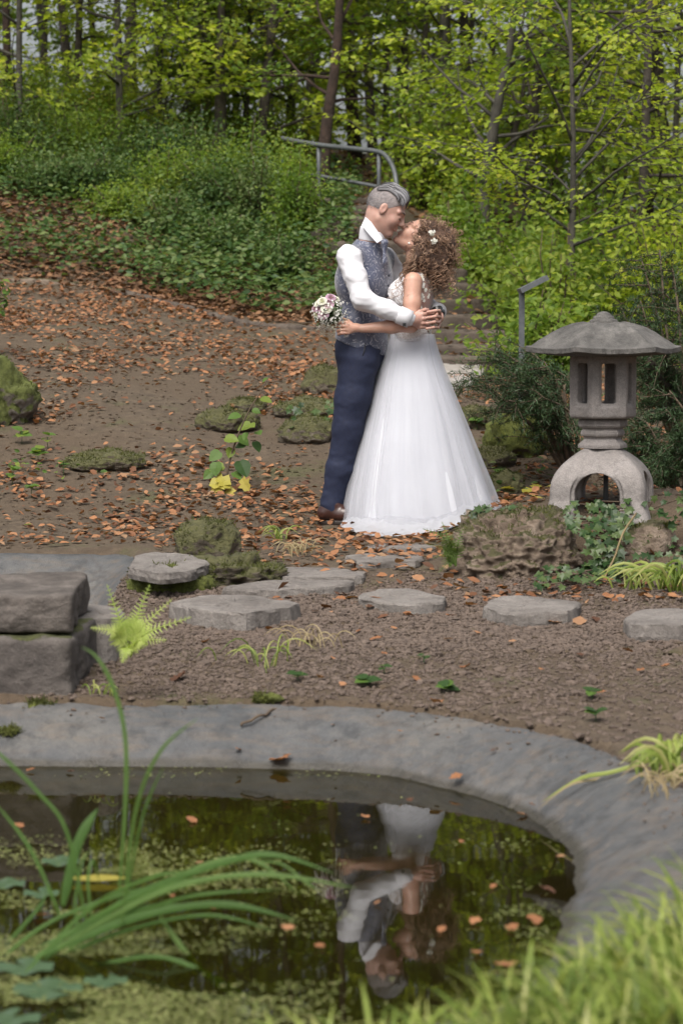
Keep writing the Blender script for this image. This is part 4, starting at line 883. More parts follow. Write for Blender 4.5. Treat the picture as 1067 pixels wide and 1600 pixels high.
# young beeches that fill the wood: nothing tells these apart
GW = 'young beeches filling the wood'
for i, (u, y, h, lm) in enumerate([(30, 25.6, 6, 'leaf_bright'), (120, 26.8, 6.5, 'leaf_bright'), (190, 25.9, 6, 'leaf_bright'), (400, 26.4, 6, 'leaf_bright'), (190, 33, 8, 'leaf_mid'), (300, 36, 8, 'leaf_mid'), (420, 38, 8.5, 'leaf_bright'), (560, 33, 7.5, 'leaf_bright'), (600, 29, 6.5, 'leaf_bright'), (650, 28, 6.5, 'leaf_mid'), (690, 27.5, 6, 'leaf_bright'), (720, 31, 7, 'leaf_bright'), (955, 27, 7, 'leaf_bright'), (1000, 22.5, 6, 'leaf_mid'), (1050, 24.5, 6.5, 'leaf_bright'), (870, 32, 8, 'leaf_bright'), (640, 38, 12, 'leaf_bright'), (770, 37, 12, 'leaf_bright'), (960, 34, 8, 'leaf_mid'), (1080, 30, 7.5, 'leaf_bright'), (-30, 31, 8, 'leaf_mid'), (500, 42, 13, 'leaf_mid'), (240, 42, 14, 'leaf_bright'), (860, 42, 14, 'leaf_mid'), (80, 40, 13, 'leaf_mid'), (1020, 41, 13, 'leaf_bright'), (690, 45, 14, 'leaf_mid'), (-130, 27, 7, 'leaf_bright'), (-240, 31, 8, 'leaf_mid'), (1170, 25, 7, 'leaf_bright'), (1260, 29, 8, 'leaf_bright'), (1200, 36, 9, 'leaf_mid'), (-120, 37, 10, 'leaf_mid'), (1330, 33, 9, 'leaf_mid'), (380, 46, 14, 'leaf_bright'), (940, 48, 14, 'leaf_bright'), (-20, 46, 14, 'leaf_bright')]):
    p = P(u, 300, y); p[2] = Hs(p[0], p[1]) - .05; ln = (random.uniform(-.12, .12), random.uniform(-.05, .05)); big = y > 34
    tree('young_beech', up(p, 0, h, ln), .035 + .03 * random.random(), 'young beech with yellow green leaves in the wood behind', lm, 'bark' if i % 2 else 'bark_grey', 70 + i, 22 if not big else 30, (1.1, 2.1) if not big else (2.2, 3.8), .5, (.065, .1) if not big else (.11, .17), 7, 26 if not big else 30, GW, (0, 40))
GT = 'slim dark trunks standing in the wood'
for i, (u, y) in enumerate([(15, 30), (70, 33), (112, 29), (158, 34), (205, 31), (296, 30), (325, 34), (418, 30), (475, 33), (556, 29.5), (585, 34), (628, 30), (662, 33), (706, 28.5), (735, 32), (868, 28), (925, 30), (968, 27), (1010, 31), (1045, 28)]):
    p = P(u, 300, y); p[2] = Hs(p[0], p[1]) - .05
    tree('slim_tree', up(p, 0, 11, (random.uniform(-.1, .1), 0)), random.uniform(.045, .085), 'slim dark tree trunk in the wood behind the couple', 'leaf_mid', 'bark_red' if i % 3 == 0 else 'bark', 500 + i, 14, (1.2, 2.2), 3.4, (.08, .12), 6, 26, GT, (0, 40))
# shrubs on the left bank
def shrub(u, y, h, w_, label, lm, seed, n=2600, leafL=(.026, .052), group=None, stems=14, name='leafy_shrub', foot=None):
    r = np.random.default_rng(seed); p = P(u, 300, y); p[2] = Hs(p[0], p[1]); 
    if foot is not None: p = np.asarray(foot, float)
    t = root(name, p, label, 'shrub', group); mb = MB(); tips = []
    for i in range(stems):
        az = r.uniform(0, 6.283); s = limb_pts(p - [0, 0, .03], az, R(r.uniform(35, 85)), h * r.uniform(.6, 1.1), -.04, r, 6); s[1:, :2] = p[:2] + (s[1:, :2] - p[:2]) * w_ / max(h, .1) * 1.1
        mb.add(*tube(s, np.linspace(.012, .003, 6), 4)); tips.append(s)
    link('stems', mb.mesh('stems'), M['twig'], t); S = np.array(tips)
    a = r.integers(0, stems, n); q = r.uniform(.15, 1, n) ** .8 * 5 * .999; i0 = q.astype(int); fr = (q - i0)[:, None]
    pos = S[a, i0] * (1 - fr) + S[a, i0 + 1] * fr; off = r.normal(0, 1, (n, 3)) * np.array([w_ * .22, w_ * .22, h * .12]); pos = pos + off; pos[:, 2] = np.maximum(pos[:, 2], p[2] + .03)
    V, F, pr = leaves(pos, rdir(n, r) * [1, 1, .6] + nrm(off) * .6 - [0, 0, .2], np.array([0, -.2, 1]) + r.normal(0, .55, (n, 3)), r.uniform(*leafL, n), L4, 1.0)
    leaf_obj('foliage', V, F, pr, M[lm], t, seed, np.clip(.5 + .4 * fbm(pos * 2.2, 2, seed) + r.normal(0, .18, n), 0, 1)); return t
GSH = 'shrubs crowding the left bank'
k = 0
SH = [(-90, 25, .8, .8, 'leaf_dark'), (-170, 24.6, .7, .8, 'leaf_mid'), (-15, 24.6, .7, .6, 'leaf_mid'), (35, 25.2, .9, .7, 'leaf_dark'), (85, 24.2, .6, .6, 'leaf_dark'), (130, 25.4, .85, .7, 'leaf_mid'), (170, 24.3, .6, .6, 'leaf_dark'), (215, 25.2, .8, .7, 'leaf_dark'), (262, 24.4, .7, .6, 'leaf_mid'), (300, 25.3, .95, .6, 'leaf_dark'), (338, 24.2, .8, .5, 'leaf_dark'), (372, 25.0, 1.0, .6, 'leaf_mid'), (405, 24.0, .85, .5, 'leaf_dark'), (440, 24.6, .9, .45, 'leaf_mid'), (60, 27.0, .9, 1.0, 'leaf_mid'), (180, 27.3, 1.0, 1.0, 'leaf_bright'), (310, 27.2, 1.0, 1.0, 'leaf_mid'), (420, 27.6, 1.0, .8, 'leaf_bright'), (440, 22.3, .6, .35, 'leaf_dark'), (345, 23.0, .5, .5, 'leaf_dark'), (270, 23.4, .45, .5, 'leaf_dark'), (190, 23.6, .4, .4, 'leaf_mid'), (468, 23.2, .8, .3, 'leaf_mid')]
for (u, y, h, w_, lm) in SH:
    n = int(2300 + 4200 * h * w_)
    k += 1; shrub(u, y, h, w_, 'dense green shrub in the thicket on the left bank', lm, 200 + k, n, group=GSH)
GSR = 'saplings in the undergrowth behind the bride'
for (u, y, h, w_, lm, n) in [(722, 22.8, .8, .35, 'leaf_mid', 1300), (738, 23.6, .9, .45, 'leaf_mid', 1500), (752, 22.0, .6, .3, 'leaf_mid', 1100), (1150, 20.5, 1.3, .9, 'leaf_bright', 1900), (1230, 21.5, 1.4, .9, 'leaf_mid', 1900), (1130, 17.5, .9, .7, 'leaf_mid', 1500), (845, 21.2, .8, .5, 'leaf_mid', 1700), (868, 19.8, 1.0, .6, 'leaf_mid', 1500), (850, 22.5, .8, .6, 'leaf_mid', 1900), (850, 20.5, .9, .7, 'leaf_mid', 1700), (920, 22, 1.3, .8, 'leaf_mid', 1900), (980, 21, 1.4, .8, 'leaf_mid', 1900), (1050, 20, 1.5, .8, 'leaf_bright', 1900), (660, 26, 1.6, .8, 'leaf_mid', 1900), (805, 22.8, .7, .4, 'leaf_mid', 1700), (880, 24.5, 1.4, .9, 'leaf_mid', 1900), (720, 26, 1.2, .9, 'leaf_bright', 1900), (860, 18.4, .6, .4, 'leaf_mid', 1100), (830, 18.2, .7, .6, 'leaf_mid', 1300)]:
    k += 1; shrub(u, y, h, w_, 'bright green leafy undergrowth bush on the right slope', lm, 200 + k, n, (.05, .085), group=GSR)
# low ground cover on the bank
def cover(n, xr, yr, dens, L, seed, lift):
    r = np.random.default_rng(seed); x = r.uniform(*xr, n); y = r.uniform(*yr, n); kk = r.random(n) < dens(x, y); x, y = x[kk], y[kk]; n = len(x)
    z = H(x, y) + r.uniform(.2, 1, n) * lift; d = np.stack([r.normal(size=n), r.normal(size=n), r.uniform(-.3, .4, n)], 1)
    return leaves(np.stack([x, y, z], 1), d, np.array([0, -.3, 1]) + r.normal(0, .4, (n, 3)), r.uniform(*L, n), L6, 1.2)
V1, F1, per = cover(30000, (-6.5, .2), (21.9, 27), lambda x, y: np.interp(x, [-3.5, -1.6, -1], [.6, .7, 1]) * (.12 + .75 * sst(-.2, .3, clump(x, y, .9, 61) + .05)) * np.interp(y + .55 * (x + 3), [21.6, 22.4], [0, .9]), (.04, .075), 62, .28)
stuff(leaf_obj('ground_cover', V1, F1, per, M['leaf_dark'], seed=8), 'low green plants covering the bank above the path', 'ground cover')
V1, F1, per = cover(26000, (-6, .1), (19.9, 24.6), lambda x, y: np.interp(x, [-3.5, -1.8, -1], [.5, .6, 1]) * np.interp(y + .62 * (x + 3), [21.7, 22.1], [0, 1]) * (.1 + .9 * sst(-.15, .25, clump(x, y, 1.3, 91))), (.04, .085), 92, .34)
stuff(leaf_obj('ground_cover', V1, F1, per, M['leaf_dark'], seed=18), 'loose green weeds along the upper side of the path', 'ground cover')
V1, F1, per = litter(22000, (-6, .2), (19.8, 25), lambda x, y: np.interp(y + .62 * (x + 3), [21.5, 22], [0, .9]), (.04, .085), 93, .02)
stuff(leaf_obj('leaf_litter', V1, F1, per, M['litter_dark'], seed=19), 'brown leaf litter along the upper side of the path', 'leaf litter')
V1, F1, per = cover(5000, (-3.4, -1.2), (11.9, 16), lambda x, y: sst(.05, .5, clump(x, y, 1.3, 65)) * np.interp(x, [-3, -2, -1.3], [1, .5, 0]), (.025, .05), 66, .07)
stuff(leaf_obj('ground_cover', V1, F1, per, M['sapling'], seed=9), 'scattered low green weeds in the leaves on the left', 'ground cover')
V1, F1, per = cover(4000, (.8, 4.2), (12.6, 17), lambda x, y: .5 * sst(.1, .5, clump(x, y, 1.3, 68)), (.03, .05), 69, .07)
stuff(leaf_obj('ground_cover', V1, F1, per, M['leaf_dark'], seed=10), 'low green weeds behind the lantern', 'ground cover')
# ------------------------------------------------------------ yew behind the lantern
def yew(u, v, y, label, seed, targets, per=190):
    r = np.random.default_rng(seed); p = gp(u, v, y); t = root('yew_shrub', p, label, 'shrub', 'dark yews behind the lantern'); mb = MB(); POS, DIR, NOR = [], [], []
    for (tu, tv, ty) in targets:
        e = P(tu, tv, ty); mid = (p + e) / 2 + np.array([0, 0, .15]) + r.normal(0, .06, 3); lb = cr([p, mid, e], 8); mb.add(*tube(lb, np.linspace(.016, .004, 8), 5))
        for j in range(14):
            q = .35 + .65 * (j + r.random()) / 14; pt = np.array([np.interp(q * 7, np.arange(8), lb[:, c_]) for c_ in range(3)])
            d0 = nrm(lb[-1] - lb[2]); az = math.atan2(d0[1], d0[0]) + r.uniform(-1.3, 1.3)
            tw = limb_pts(pt, az, R(r.uniform(-20, 35)), r.uniform(.12, .32), -.06, r, 4); mb.add(*tube(tw, np.linspace(.004, .0015, 4), 3, False))
            q2 = r.uniform(0, 1, per // 2); pos = np.stack([np.interp(q2 * 3, np.arange(4), tw[:, c_]) for c_ in range(3)], 1); dd = nrm(tw[-1] - tw[0])
            POS.append(pos + r.normal(0, .012, pos.shape)); DIR.append(dd * .7 + r.normal(0, .75, pos.shape)); NOR.append(np.array([0, 0, 1]) + r.normal(0, .5, pos.shape))
    link('branches', mb.mesh('branches'), M['twig'], t); POS, DIR, NOR = map(np.concatenate, (POS, DIR, NOR)); n = len(POS)
    V, F, pr = leaves(POS, DIR, NOR, r.uniform(.02, .034, n), NEEDLE, 1.5); leaf_obj('foliage', V, F, pr, M['needle'], t, seed, np.clip(.45 + .4 * fbm(POS * 5, 2, seed) + r.normal(0, .2, n), 0, 1))
yew(900, 660, 13.6, 'dark spreading yew left of the lantern, over the landing slab', 301, [(760, 600, 13.5), (800, 575, 13.4), (740, 590, 13.7), (785, 625, 13.2), (830, 600, 13.3), (850, 565, 13.5), (870, 580, 13.8), (800, 560, 13.9), (845, 620, 13.2), (885, 600, 13.6), (775, 555, 14.0), (865, 640, 13.2), (830, 545, 14.2)])
yew(1075, 640, 13.8, 'tall dark yew rising behind the lantern roof', 302, [(1000, 470, 13.8), (1050, 420, 13.8), (1065, 460, 13.4), (985, 510, 13.6), (1030, 450, 14.2), (1020, 500, 13.4), (1080, 400, 14), (1060, 510, 13.2), (970, 480, 14.4), (1040, 540, 13.4), (1000, 400, 14.2), (1090, 470, 13.6), (950, 500, 14.4), (1030, 390, 14.0), (930, 520, 14.4), (1000, 560, 13.8), (1050, 570, 13.5)])
yew(1075, 735, 12.9, 'low dark yew right of the lantern legs', 303, [(990, 690, 12.8), (1010, 660, 12.7), (1040, 640, 12.8), (1060, 690, 12.5), (1030, 720, 12.5), (1000, 720, 12.9), (1070, 650, 12.7), (1080, 700, 12.5), (1020, 690, 12.9), (1045, 610, 13.2)])
pb_ = cr([P(1085, 640, 13.5), P(1050, 612, 13.5), (P(1030, 590, 13.4)), P(1015, 560, 13.3)], 10); V, F = tube(pb_, np.linspace(.03, .014, 10), 7)
tag(link('bare_branch', new_mesh('bare_branch', V, F), M['bark']), 'dark bare branch bending up right of the lantern', 'branch')
pb_ = cr([P(1085, 640, 13.5), P(1040, 640, 13.4), (P(1000, 648, 13.3))], 10); V, F = tube(pb_, np.linspace(.022, .008, 10), 7)
tag(link('bare_branch', new_mesh('bare_branch', V, F), M['bark']), 'thin bare branch running level right of the lantern neck', 'branch')
# ------------------------------------------------------------ the couple
CY = 12.6
def Q(u, v, dy=0.0): return P(u, v, CY + dy)
def headframe(C, F2, roll=0.0, yaw=0.0):
    f_ = nrm(np.array([F2[0], yaw, F2[1]])); s_ = np.array([0, -1.0, 0]); s_ = nrm(s_ - f_ * (s_ @ f_)); u_ = np.cross(f_, s_) * (1 if np.cross(f_, s_)[2] > 0 else -1)
    def T(f, u, s): return np.asarray(C) + f * f_ + u * u_ + s * s_
    return T, np.array([f_, s_, u_])
def head(fd, T, A, k=1.0, fem=False):
    """face forward along f, up along u, s towards the viewer"""
    fd.ell(T(-.012 * k, .03 * k, 0), np.array([.098, .076, .09]) * k, A, .02)
    fd.ell(T(.03 * k, -.03 * k, 0), np.array([.066, .06, .082]) * k, A, .03)
    for s in (-1, 1):
        fd.cone(T(-.005 * k, -.058 * k, .046 * s * k), T(.066 * k, -.1 * k, .012 * s * k), .021 * k, .017 * k, .02)
        fd.ell(T(.062 * k, -.03 * k, .037 * s * k), np.array([.028, .026, .028]) * k, A, .02)
        fd.cone(T(.088 * k, .022 * k, .008 * s * k), T(.07 * k, .022 * k, .05 * s * k), .0115 * k, .012 * k, .012)
    fd.ell(T(.076 * k, -.098 * k, 0), np.array([.018, .02, .017]) * k, A, .015)
    for s in (-1, 1):
        fd.ell(T(.098 * k, .0, .033 * s * k), np.array([.014, .015, .012]) * k, A, .012, 's')
        fd.ell(T(.078 * k, -.002 * k, .033 * s * k), np.array([.0155, .0155, .013]) * k, A, .004)
    fd.cone(T(.09 * k, .012 * k, 0), T(.112 * k, -.026 * k, 0), .008 * k, .0115 * k, .009)
    for s in (-1, 1): fd.ell(T(.1 * k, -.031 * k, .011 * s * k), np.array([.011, .008, .008]) * k, A, .005)
    fd.ell(T(.091 * k, -.055 * k, 0), np.array([.0085, .022, .008]) * k, A, .006)
    fd.ell(T(.0895 * k, -.069 * k, 0), np.array([.0085, .019, .007]) * k, A, .004)
    for s in (-1, 1):                                # ears
        fd.ell(T(-.008 * k, -.004 * k, .075 * s * k), np.array([.019, .009, .031]) * k, A, .006)
        fd.ell(T(-.003 * k, -.002 * k, .086 * s * k), np.array([.010, .007, .019]) * k, A, .005, 's')
def finger(fd, pts, r0=.0085, r1=.0068, k=.003): fd.chain(pts, np.linspace(r0, r1, len(pts)), k)
# --- shared joints of the groom
CG = Q(603, 328, -.03); TG, AG = headframe(CG, (math.cos(R(-30)), math.sin(R(-30))), 0, -.1)
yaw = R(30); Dn = np.array([math.cos(yaw), -math.sin(yaw), 0]); Sn = np.array([-math.sin(yaw), -math.cos(yaw), 0])     # chest normal, towards the near shoulder
AX = np.array([Sn, Dn, [0, 0, 1.0]])
J = dict(pel=Q(565, 548), wai=Q(566, 503), che=Q(569, 440), upc=Q(573, 405), nek=Q(583, 374, -.01), shN=Q(544, 400, -.165), shF=Q(600, 402, .165),
         elN=Q(567, 468, -.255), wrN=Q(638, 498, -.262), elF=Q(650, 475, .25), wrF=Q(684, 487, .05),
         hpN=Q(561, 565, -.085), knN=Q(543, 672, -.08), anN=Q(519, 793, -.05), hpF=Q(571, 565, .085), knF=Q(562, 675, .1), anF=Q(551, 793, .12))
def groom_core(f, g=0.0, arms=True, legs=True):
    f.ell(J['pel'], np.array([.16, .118, .13]) + g, AX, .03); f.ell(J['wai'], np.array([.146, .112, .13]) + g, AX, .05)
    f.ell(J['che'], np.array([.172, .122, .16]) + g, AX, .05); f.cone(J['shN'] + [0.01, .02, -.012], J['shF'] - [.01, .02, .012], .05 + g, .05 + g, .05)
    f.cone(J['upc'], J['nek'], .085 + g * .5, .05, .04)
def grid_box(pts, m=.12): p = np.array(pts); return p.min(0) - m, p.max(0) + m
gb = root('person', (Q(530, 826)[0], CY, Hs(Q(530, 826)[0], CY)), 'groom in patterned waistcoat, white shirt and navy trousers kissing the bride', 'person')
lo, hi = grid_box([J['pel'], Q(600, 285), J['shN'], J['shF'], Q(692, 500, .05), J['elN'], J['elF'], Q(500, 826, -.1), Q(560, 826, .15)], .13)
f = Field(lo, hi, .0062); groom_core(f)
for n_ in 'NF':
    f.chain([J['sh' + n_], J['el' + n_], J['wr' + n_]], [.045, .038, .029], .02)
    f.chain([J['hp' + n_], J['kn' + n_], J['an' + n_]], [.085, .056, .042], .03)
    f.cone(J['an' + n_], J['an' + n_] + [.12, -.02, -.06], .04, .03, .02)
f.cone(TG(-.03, -.05, 0), J['nek'] + [-.012, 0, -.03], .056, .064, .03)
# head, neck and hands belong to the same skin at a finer step
fh = Field(*grid_box([CG], .2), .0031); head(fh, TG, AG, 1.0); fh.cone(TG(-.03, -.05, 0), J['nek'] + [-.012, 0, -.03], .056, .064, .03)
V1, F1 = f.surf(1)
hd = Field(*grid_box([J['wrN'], Q(690, 500), J['wrF'], Q(645, 520, -.2)], .05), .0026)
# near (right) hand: the back of the hand to the viewer, fingers wrapping round to her back
kn = [Q(660, 491, -.235), Q(661, 498, -.24), Q(660, 505, -.238), Q(657, 511, -.232)]
hd.chain([J['wrN'], Q(645, 500, -.25)], [.029, .027], .01)
for q in kn: hd.cone(Q(644, 500, -.25), q + [-.004, .008, 0], .022, .0135, .012)
for i, q in enumerate(kn):
    e1 = Q(672 - i * .6, 490 + 7 * i, -.205); e2 = Q(676 - i * .6, 490 + 7.4 * i, -.16); finger(hd, [q, e1, e2, Q(672, 491 + 7 * i, -.125)], .0098, .0078)
finger(hd, [Q(646, 494, -.235), Q(655, 487, -.225), Q(664, 484, -.2), Q(668, 484, -.185)], .0115, .0085)
# far (left) hand: fingers come round from behind and lie over the other hand
fl = [(486, .009), (495, .0092), (503.5, .0088), (512, .0078)]
hd.chain([J['wrF'], Q(686, 497, -.06)], [.028, .024], .012)
for i, (v, r0) in enumerate(fl): finger(hd, [Q(687, 492 + 4 * i, -.09), Q(686 - .7 * i, v, -.17), Q(681 - 1.2 * i, v - .5, -.222), Q(668 - .6 * i, v + 1.5, -.236)], r0 + .001, r0 - .0015)
V2, F2 = fh.surf(1); V3, F3 = hd.surf(1)
# drop the coarse surface where the fine one stands
def inside(fd, p): 
    i = np.round((p - fd.lo) / fd.h).astype(int); ok = ((i >= 0) & (i < fd.n)).all(1); r_ = np.full(len(p), 1.0); j = i[ok]; r_[ok] = fd.a[j[:, 0], j[:, 1], j[:, 2]]; return r_
def merge(*parts):
    V = []; F = []; n = 0
    for a, b in parts: V.append(a); F.append(b + n); n += len(a)
    return np.concatenate(V), np.concatenate(F)
V, F = merge((V1, F1), (V2, F2), (V3, F3)); body = link('body', new_mesh('body', V, F), M['skin_m'], gb)
# brows, lashes, lips
def strip(pts, r, name, m_, parent, sides=5): Vs, Fs = tube(cr(pts, 9), np.concatenate([np.linspace(r * .4, r, 4), np.linspace(r, r * .3, 5)]), sides); return link(name, new_mesh(name, Vs, Fs), M[m_], parent)
def face_bits(T, k, body, r=1.0, lipm='lip', fem=False):
    for s in (-1, 1):
        strip([T(.099 * k, .021 * k, .012 * s * k), T(.094 * k, .028 * k, .03 * s * k), T(.078 * k, .024 * k, .052 * s * k)], .0036 * r, 'eyebrow', 'brow', body)
        strip([T(.093 * k, -.008 * k, .02 * s * k), T(.0935 * k, -.011 * k, .033 * s * k), T(.083 * k, -.008 * k, .047 * s * k)], .0022 * (1.4 if fem else .9), 'eyelashes', 'brow', body)
    for u_, rr in ((-.056, .0042), (-.068, .005)): strip([T(.083 * k, (u_ - .003) * k, -.022 * k), T(.0985 * k, u_ * k, 0), T(.083 * k, (u_ - .003) * k, .022 * k)], rr * k, 'lip', lipm, body)
face_bits(TG, 1.0, body)
# cropped sides and swept back top of the hair
f = Field(*grid_box([CG], .19), .0031)
f.ell(TG(-.014, .031, 0), (.1005, .079, .0925), AG, .01)
fr = AG[0]; f.cut(AG[0] * .72 + AG[2] * -.69, (TG(.03, .022, 0)) @ (AG[0] * .72 + AG[2] * -.69)); qn = nrm(-AG[2] + AG[0] * .35); f.cut(qn, qn @ TG(0, -.03, 0)); f.noise(.0012, 90, 2, 3)
f.obj('cropped_sides', M['buzz'], body, 1)
mb = MB(); r = np.random.default_rng(4); tl = []
for i in range(480):
    s0 = r.uniform(-.074, .074); a0 = r.uniform(.0, 1.0) ** 1.3; ed = math.sqrt(max(0, 1 - (s0 / .076) ** 2)); lo_ = -.046 * (1 - ed) ** .8; nn0 = r.normal(0, .0025)
    q0 = .0 if i % 2 else a0
    base = [TG(.072 - .05 * q0, .083 + .02 * q0 + lo_, s0), TG(.074 - .055 * q0 + nn0, .107 + .012 * q0 + lo_, s0), TG(.048 - .06 * q0, .125 + nn0 + lo_ + .008 * ed, s0 * .98), TG(.0 - .05 * q0, .129 + nn0 + lo_ + .006 * ed, s0 * .95), TG(-.055 - .02 * q0, .113 + nn0 + lo_, s0 * .92), TG(-.09, .083 + nn0 + lo_ * .5, s0 * .85)]
    v_, f_ = tube(cr(base, 11), np.array([.0012, .0022, .0027, .0029, .0029, .0028, .0027, .0025, .002, .0014, .0006]), 5); mb.add(v_, f_); tl += [np.clip(r.normal(.5, .3), 0, 1)] * len(f_)
nn0 = 4200; q = rdir(nn0, r); a_ = q * np.array([.1, .0785, .092]); lo_u = -.045 - .01 * r.random(nn0) + .35 * np.clip(a_[:, 0], -.05, .06); k0 = (a_[:, 2] + .031 > lo_u) & (a_[:, 0] * .72 - (a_[:, 2]) * .69 < .013 + .006 * r.random(nn0)) & (a_[:, 2] < .078); a_ = a_[k0]
pw = np.array([TG(-.014 + b[0], .031 + b[2], b[1]) for b in a_]); nw = np.array([TG(b[0], b[2], b[1]) - CG for b in q[k0]])
V, F, pr = leaves(pw, nw * .35 - AG[0] * .5 - AG[2] * .8 + r.normal(0, .25, nw.shape), nw, r.uniform(.006, .012, len(pw)), NEEDLE, 1.3); stuff(leaf_obj('stubble', V, F, pr, M['silver'], body, 4, np.clip(r.normal(.62, .2, len(pw)), 0, 1)))
me = new_mesh('swept_hair', np.concatenate(mb.V), mb.F, tl); top = link('swept_hair', me, M['silver'], body)
# shirt: sleeves, body, collar, cuffs
lo, hi = grid_box([J['pel'], J['nek'] + [0, 0, .08], J['shN'], J['shF'], J['wrN'], J['wrF'], J['elN'], J['elF']], .12)
f = Field(lo, hi, .0058); groom_core(f, .008)
for n_ in 'NF':
    m_ = (J['sh' + n_] + J['el' + n_]) / 2
    f.chain([J['sh' + n_] + [0, .01, 0], m_, J['el' + n_], (J['el' + n_] + J['wr' + n_]) / 2, J['wr' + n_]], [.059, .055, .052, .047, .037], .03)
cutN = nrm(J['wrN'] - J['elN']); f.cut(cutN, J['wrN'] @ cutN - .018) if False else None
f.cut(np.array([0, 0, -1.0]), -(Q(560, 527)[2])); f.cut(np.array([.25, 0, .97]), np.array([.25, 0, .97]) @ (J['nek'] + [0, 0, .01]))
f.noise(.005, 13, 2, 12, (1, 1, 1)); f.noise(.0055, 34, 2, 13, (.6, 1, 1.6))
shirt = f.obj('shirt', M['shirt'], gb, 1)
for n_ in 'NF':                                     # cuffs
    d_ = nrm(J['wr' + n_] - J['el' + n_]); a = J['wr' + n_] - d_ * .055; b = J['wr' + n_] + d_ * .012
    V, F = tube([a - d_ * .004, a, (a + b) / 2, b, b - d_ * .003], [.040, .0465, .046, .0455, .036], 20, False); link('cuff', new_mesh('cuff', V, F), M['shirt'], shirt)
ck = J['wrN'] + np.array([-.022, -.043, -.03]); V, F = box(ck, .016, .008, .016, rotz(.2)); link('cufflink', new_mesh('cufflink', V, F, smooth=False), M['black'], shirt)
# collar: stand round the neck and two pointed leaves
nk0 = TG(-.034, -.066, 0); nk1 = J['nek'] + np.array([-.012, 0, -.03]); ax_ = nrm(nk0 - nk1); tn1 = nrm(np.cross(ax_, [0, 1, 0])); tn1 = tn1 if tn1[0] > 0 else -tn1; tn2 = np.cross(ax_, tn1)
V, F = [], []
for (h_, rr) in ((.0, .068), (.026, .068), (.05, .0655), (.054, .0635), (.05, .062), (.026, .064)):
    for k_ in range(40):
        a = 2 * math.pi * k_ / 40; fwd = math.cos(a); V.append(nk1 + ax_ * (h_ + .012 * -fwd * (h_ > .02) + .028) + rr * (math.cos(a) * tn1 * 1.04 + math.sin(a) * tn2) + tn1 * .004)
F = [[i * 40 + j, i * 40 + (j + 1) % 40, (i + 1) * 40 + (j + 1) % 40, (i + 1) * 40 + j] for i in range(5) for j in range(40)]
col = link('collar', new_mesh('collar', V, F), M['shirt'], shirt)
def plate(pts, th, n_):                              # thin folded cloth piece
    p = np.array(pts); n_ = nrm(n_) * th / 2; k_ = len(p); return np.concatenate([p + n_, p - n_]), [list(range(k_)), list(range(k_, 2 * k_))[::-1]] + [[i, (i + 1) % k_, k_ + (i + 1) % k_, k_ + i] for i in range(k_)]
V, F = plate([Q(571, 339, -.06), Q(580, 347, -.082), Q(597, 371, -.105), Q(597, 375, -.12), Q(589, 380, -.135), Q(578, 368, -.125), Q(565, 352, -.085)], .006, (-.2, -1, .3)); link('collar_leaf', new_mesh('collar_leaf', V, F, smooth=False), M['shirt'], shirt)
# waistcoat
f = Field(*grid_box([J['pel'], J['nek'], J['shN'], J['shF']], .16), .0055); groom_core(f, .0175)
f.cone(J['upc'], J['nek'], .1, .07, .04)
for n_ in 'NF':
    sh = J['sh' + n_]; o_ = Sn if n_ == 'N' else -Sn
    f.ell(sh + o_ * .055 + np.array([.012, 0, -.03]), (.075, .085, .118), AX, .006, 's')
f.cut(np.array([.25, 0, .97]), np.array([.25, 0, .97]) @ (J['nek'] + [-.012, 0, -.012]))
f.cone(nk0 + ax_ * .05, nk1 - ax_ * .02, .07, .072, .004, 's')
# V-neck
f.cone(J['nek'] + Dn * .14 + [0, 0, .02], J['che'] + Dn * .16 + [.0, 0, .06], .075, .015, .004, 's')
bt_ = np.array([.12, 0, -1.0]); bt_ /= np.linalg.norm(bt_); f.cut(-np.array([.32, -.1, .94]) * 1.0, -(np.array([.32, -.1, .94]) @ Q(563, 545, -.12)))
f.noise(.003, 16, 2, 5); vest = f.obj('waistcoat', M['brocade'], gb, 1)
# hem and buttons
for i in range(5):
    c_ = J['che'] + Dn * (.142 - .004 * i) + np.array([-.0, -.02, .03 - .052 * i]); Vs, Fs = tube([c_, c_ + Dn * .008], .0065, 8); link('button', new_mesh('button', Vs, Fs), M['satin_dark'], vest)
# tie: knot and blade following the chest
kn_ = Q(601, 383, -.125); f = Field(*grid_box([kn_], .1), .0032); f.cone(kn_ + [0, 0, .012], kn_ + [0, 0, -.018], .02, .013, .004); f.cone(kn_ + [0, 0, -.018], kn_ + [.004, -.004, -.085], .015, .026, .004, sq=(Dn, .45)); f.obj('tie', M['brocade'], gb, 1)
# trousers
f = Field(*grid_box([J['pel'], Q(500, 815, -.1), Q(560, 815, .15), J['hpN'], J['hpF']], .14), .0062)
f.ell(J['pel'], (.172, .13, .145), AX, .03); f.ell(J['wai'] + [0, 0, -.02], (.156, .121, .1), AX, .04)
for n_ in 'NF':
    h_, k_, a_ = J['hp' + n_], J['kn' + n_], J['an' + n_]
    f.chain([h_, (h_ + k_) / 2, k_, (k_ + a_) / 2, a_ + [0.002, 0, .02], a_ + [.004, 0, -.03]], [.104, .094, .079, .07, .062, .061], .03)
f.cut(np.array([0, 0, 1.0]), Q(560, 528)[2]); f.cut(np.array([0, 0, -1.0]), -Q(520, 806)[2])
f.noise(.0065, 7, 2, 15, (1, 1, 1.2)); f.noise(.004, 26, 2, 16, (.8, .8, 1.3)); f.obj('trousers', M['navy'], gb, 1)
V, F = tube([Q(571, 536, -.168), Q(569, 548, -.178), Q(565, 560, -.183)], .0022, 5); link('pocket_edge', new_mesh('pocket_edge', V, F), M['black'], gb)
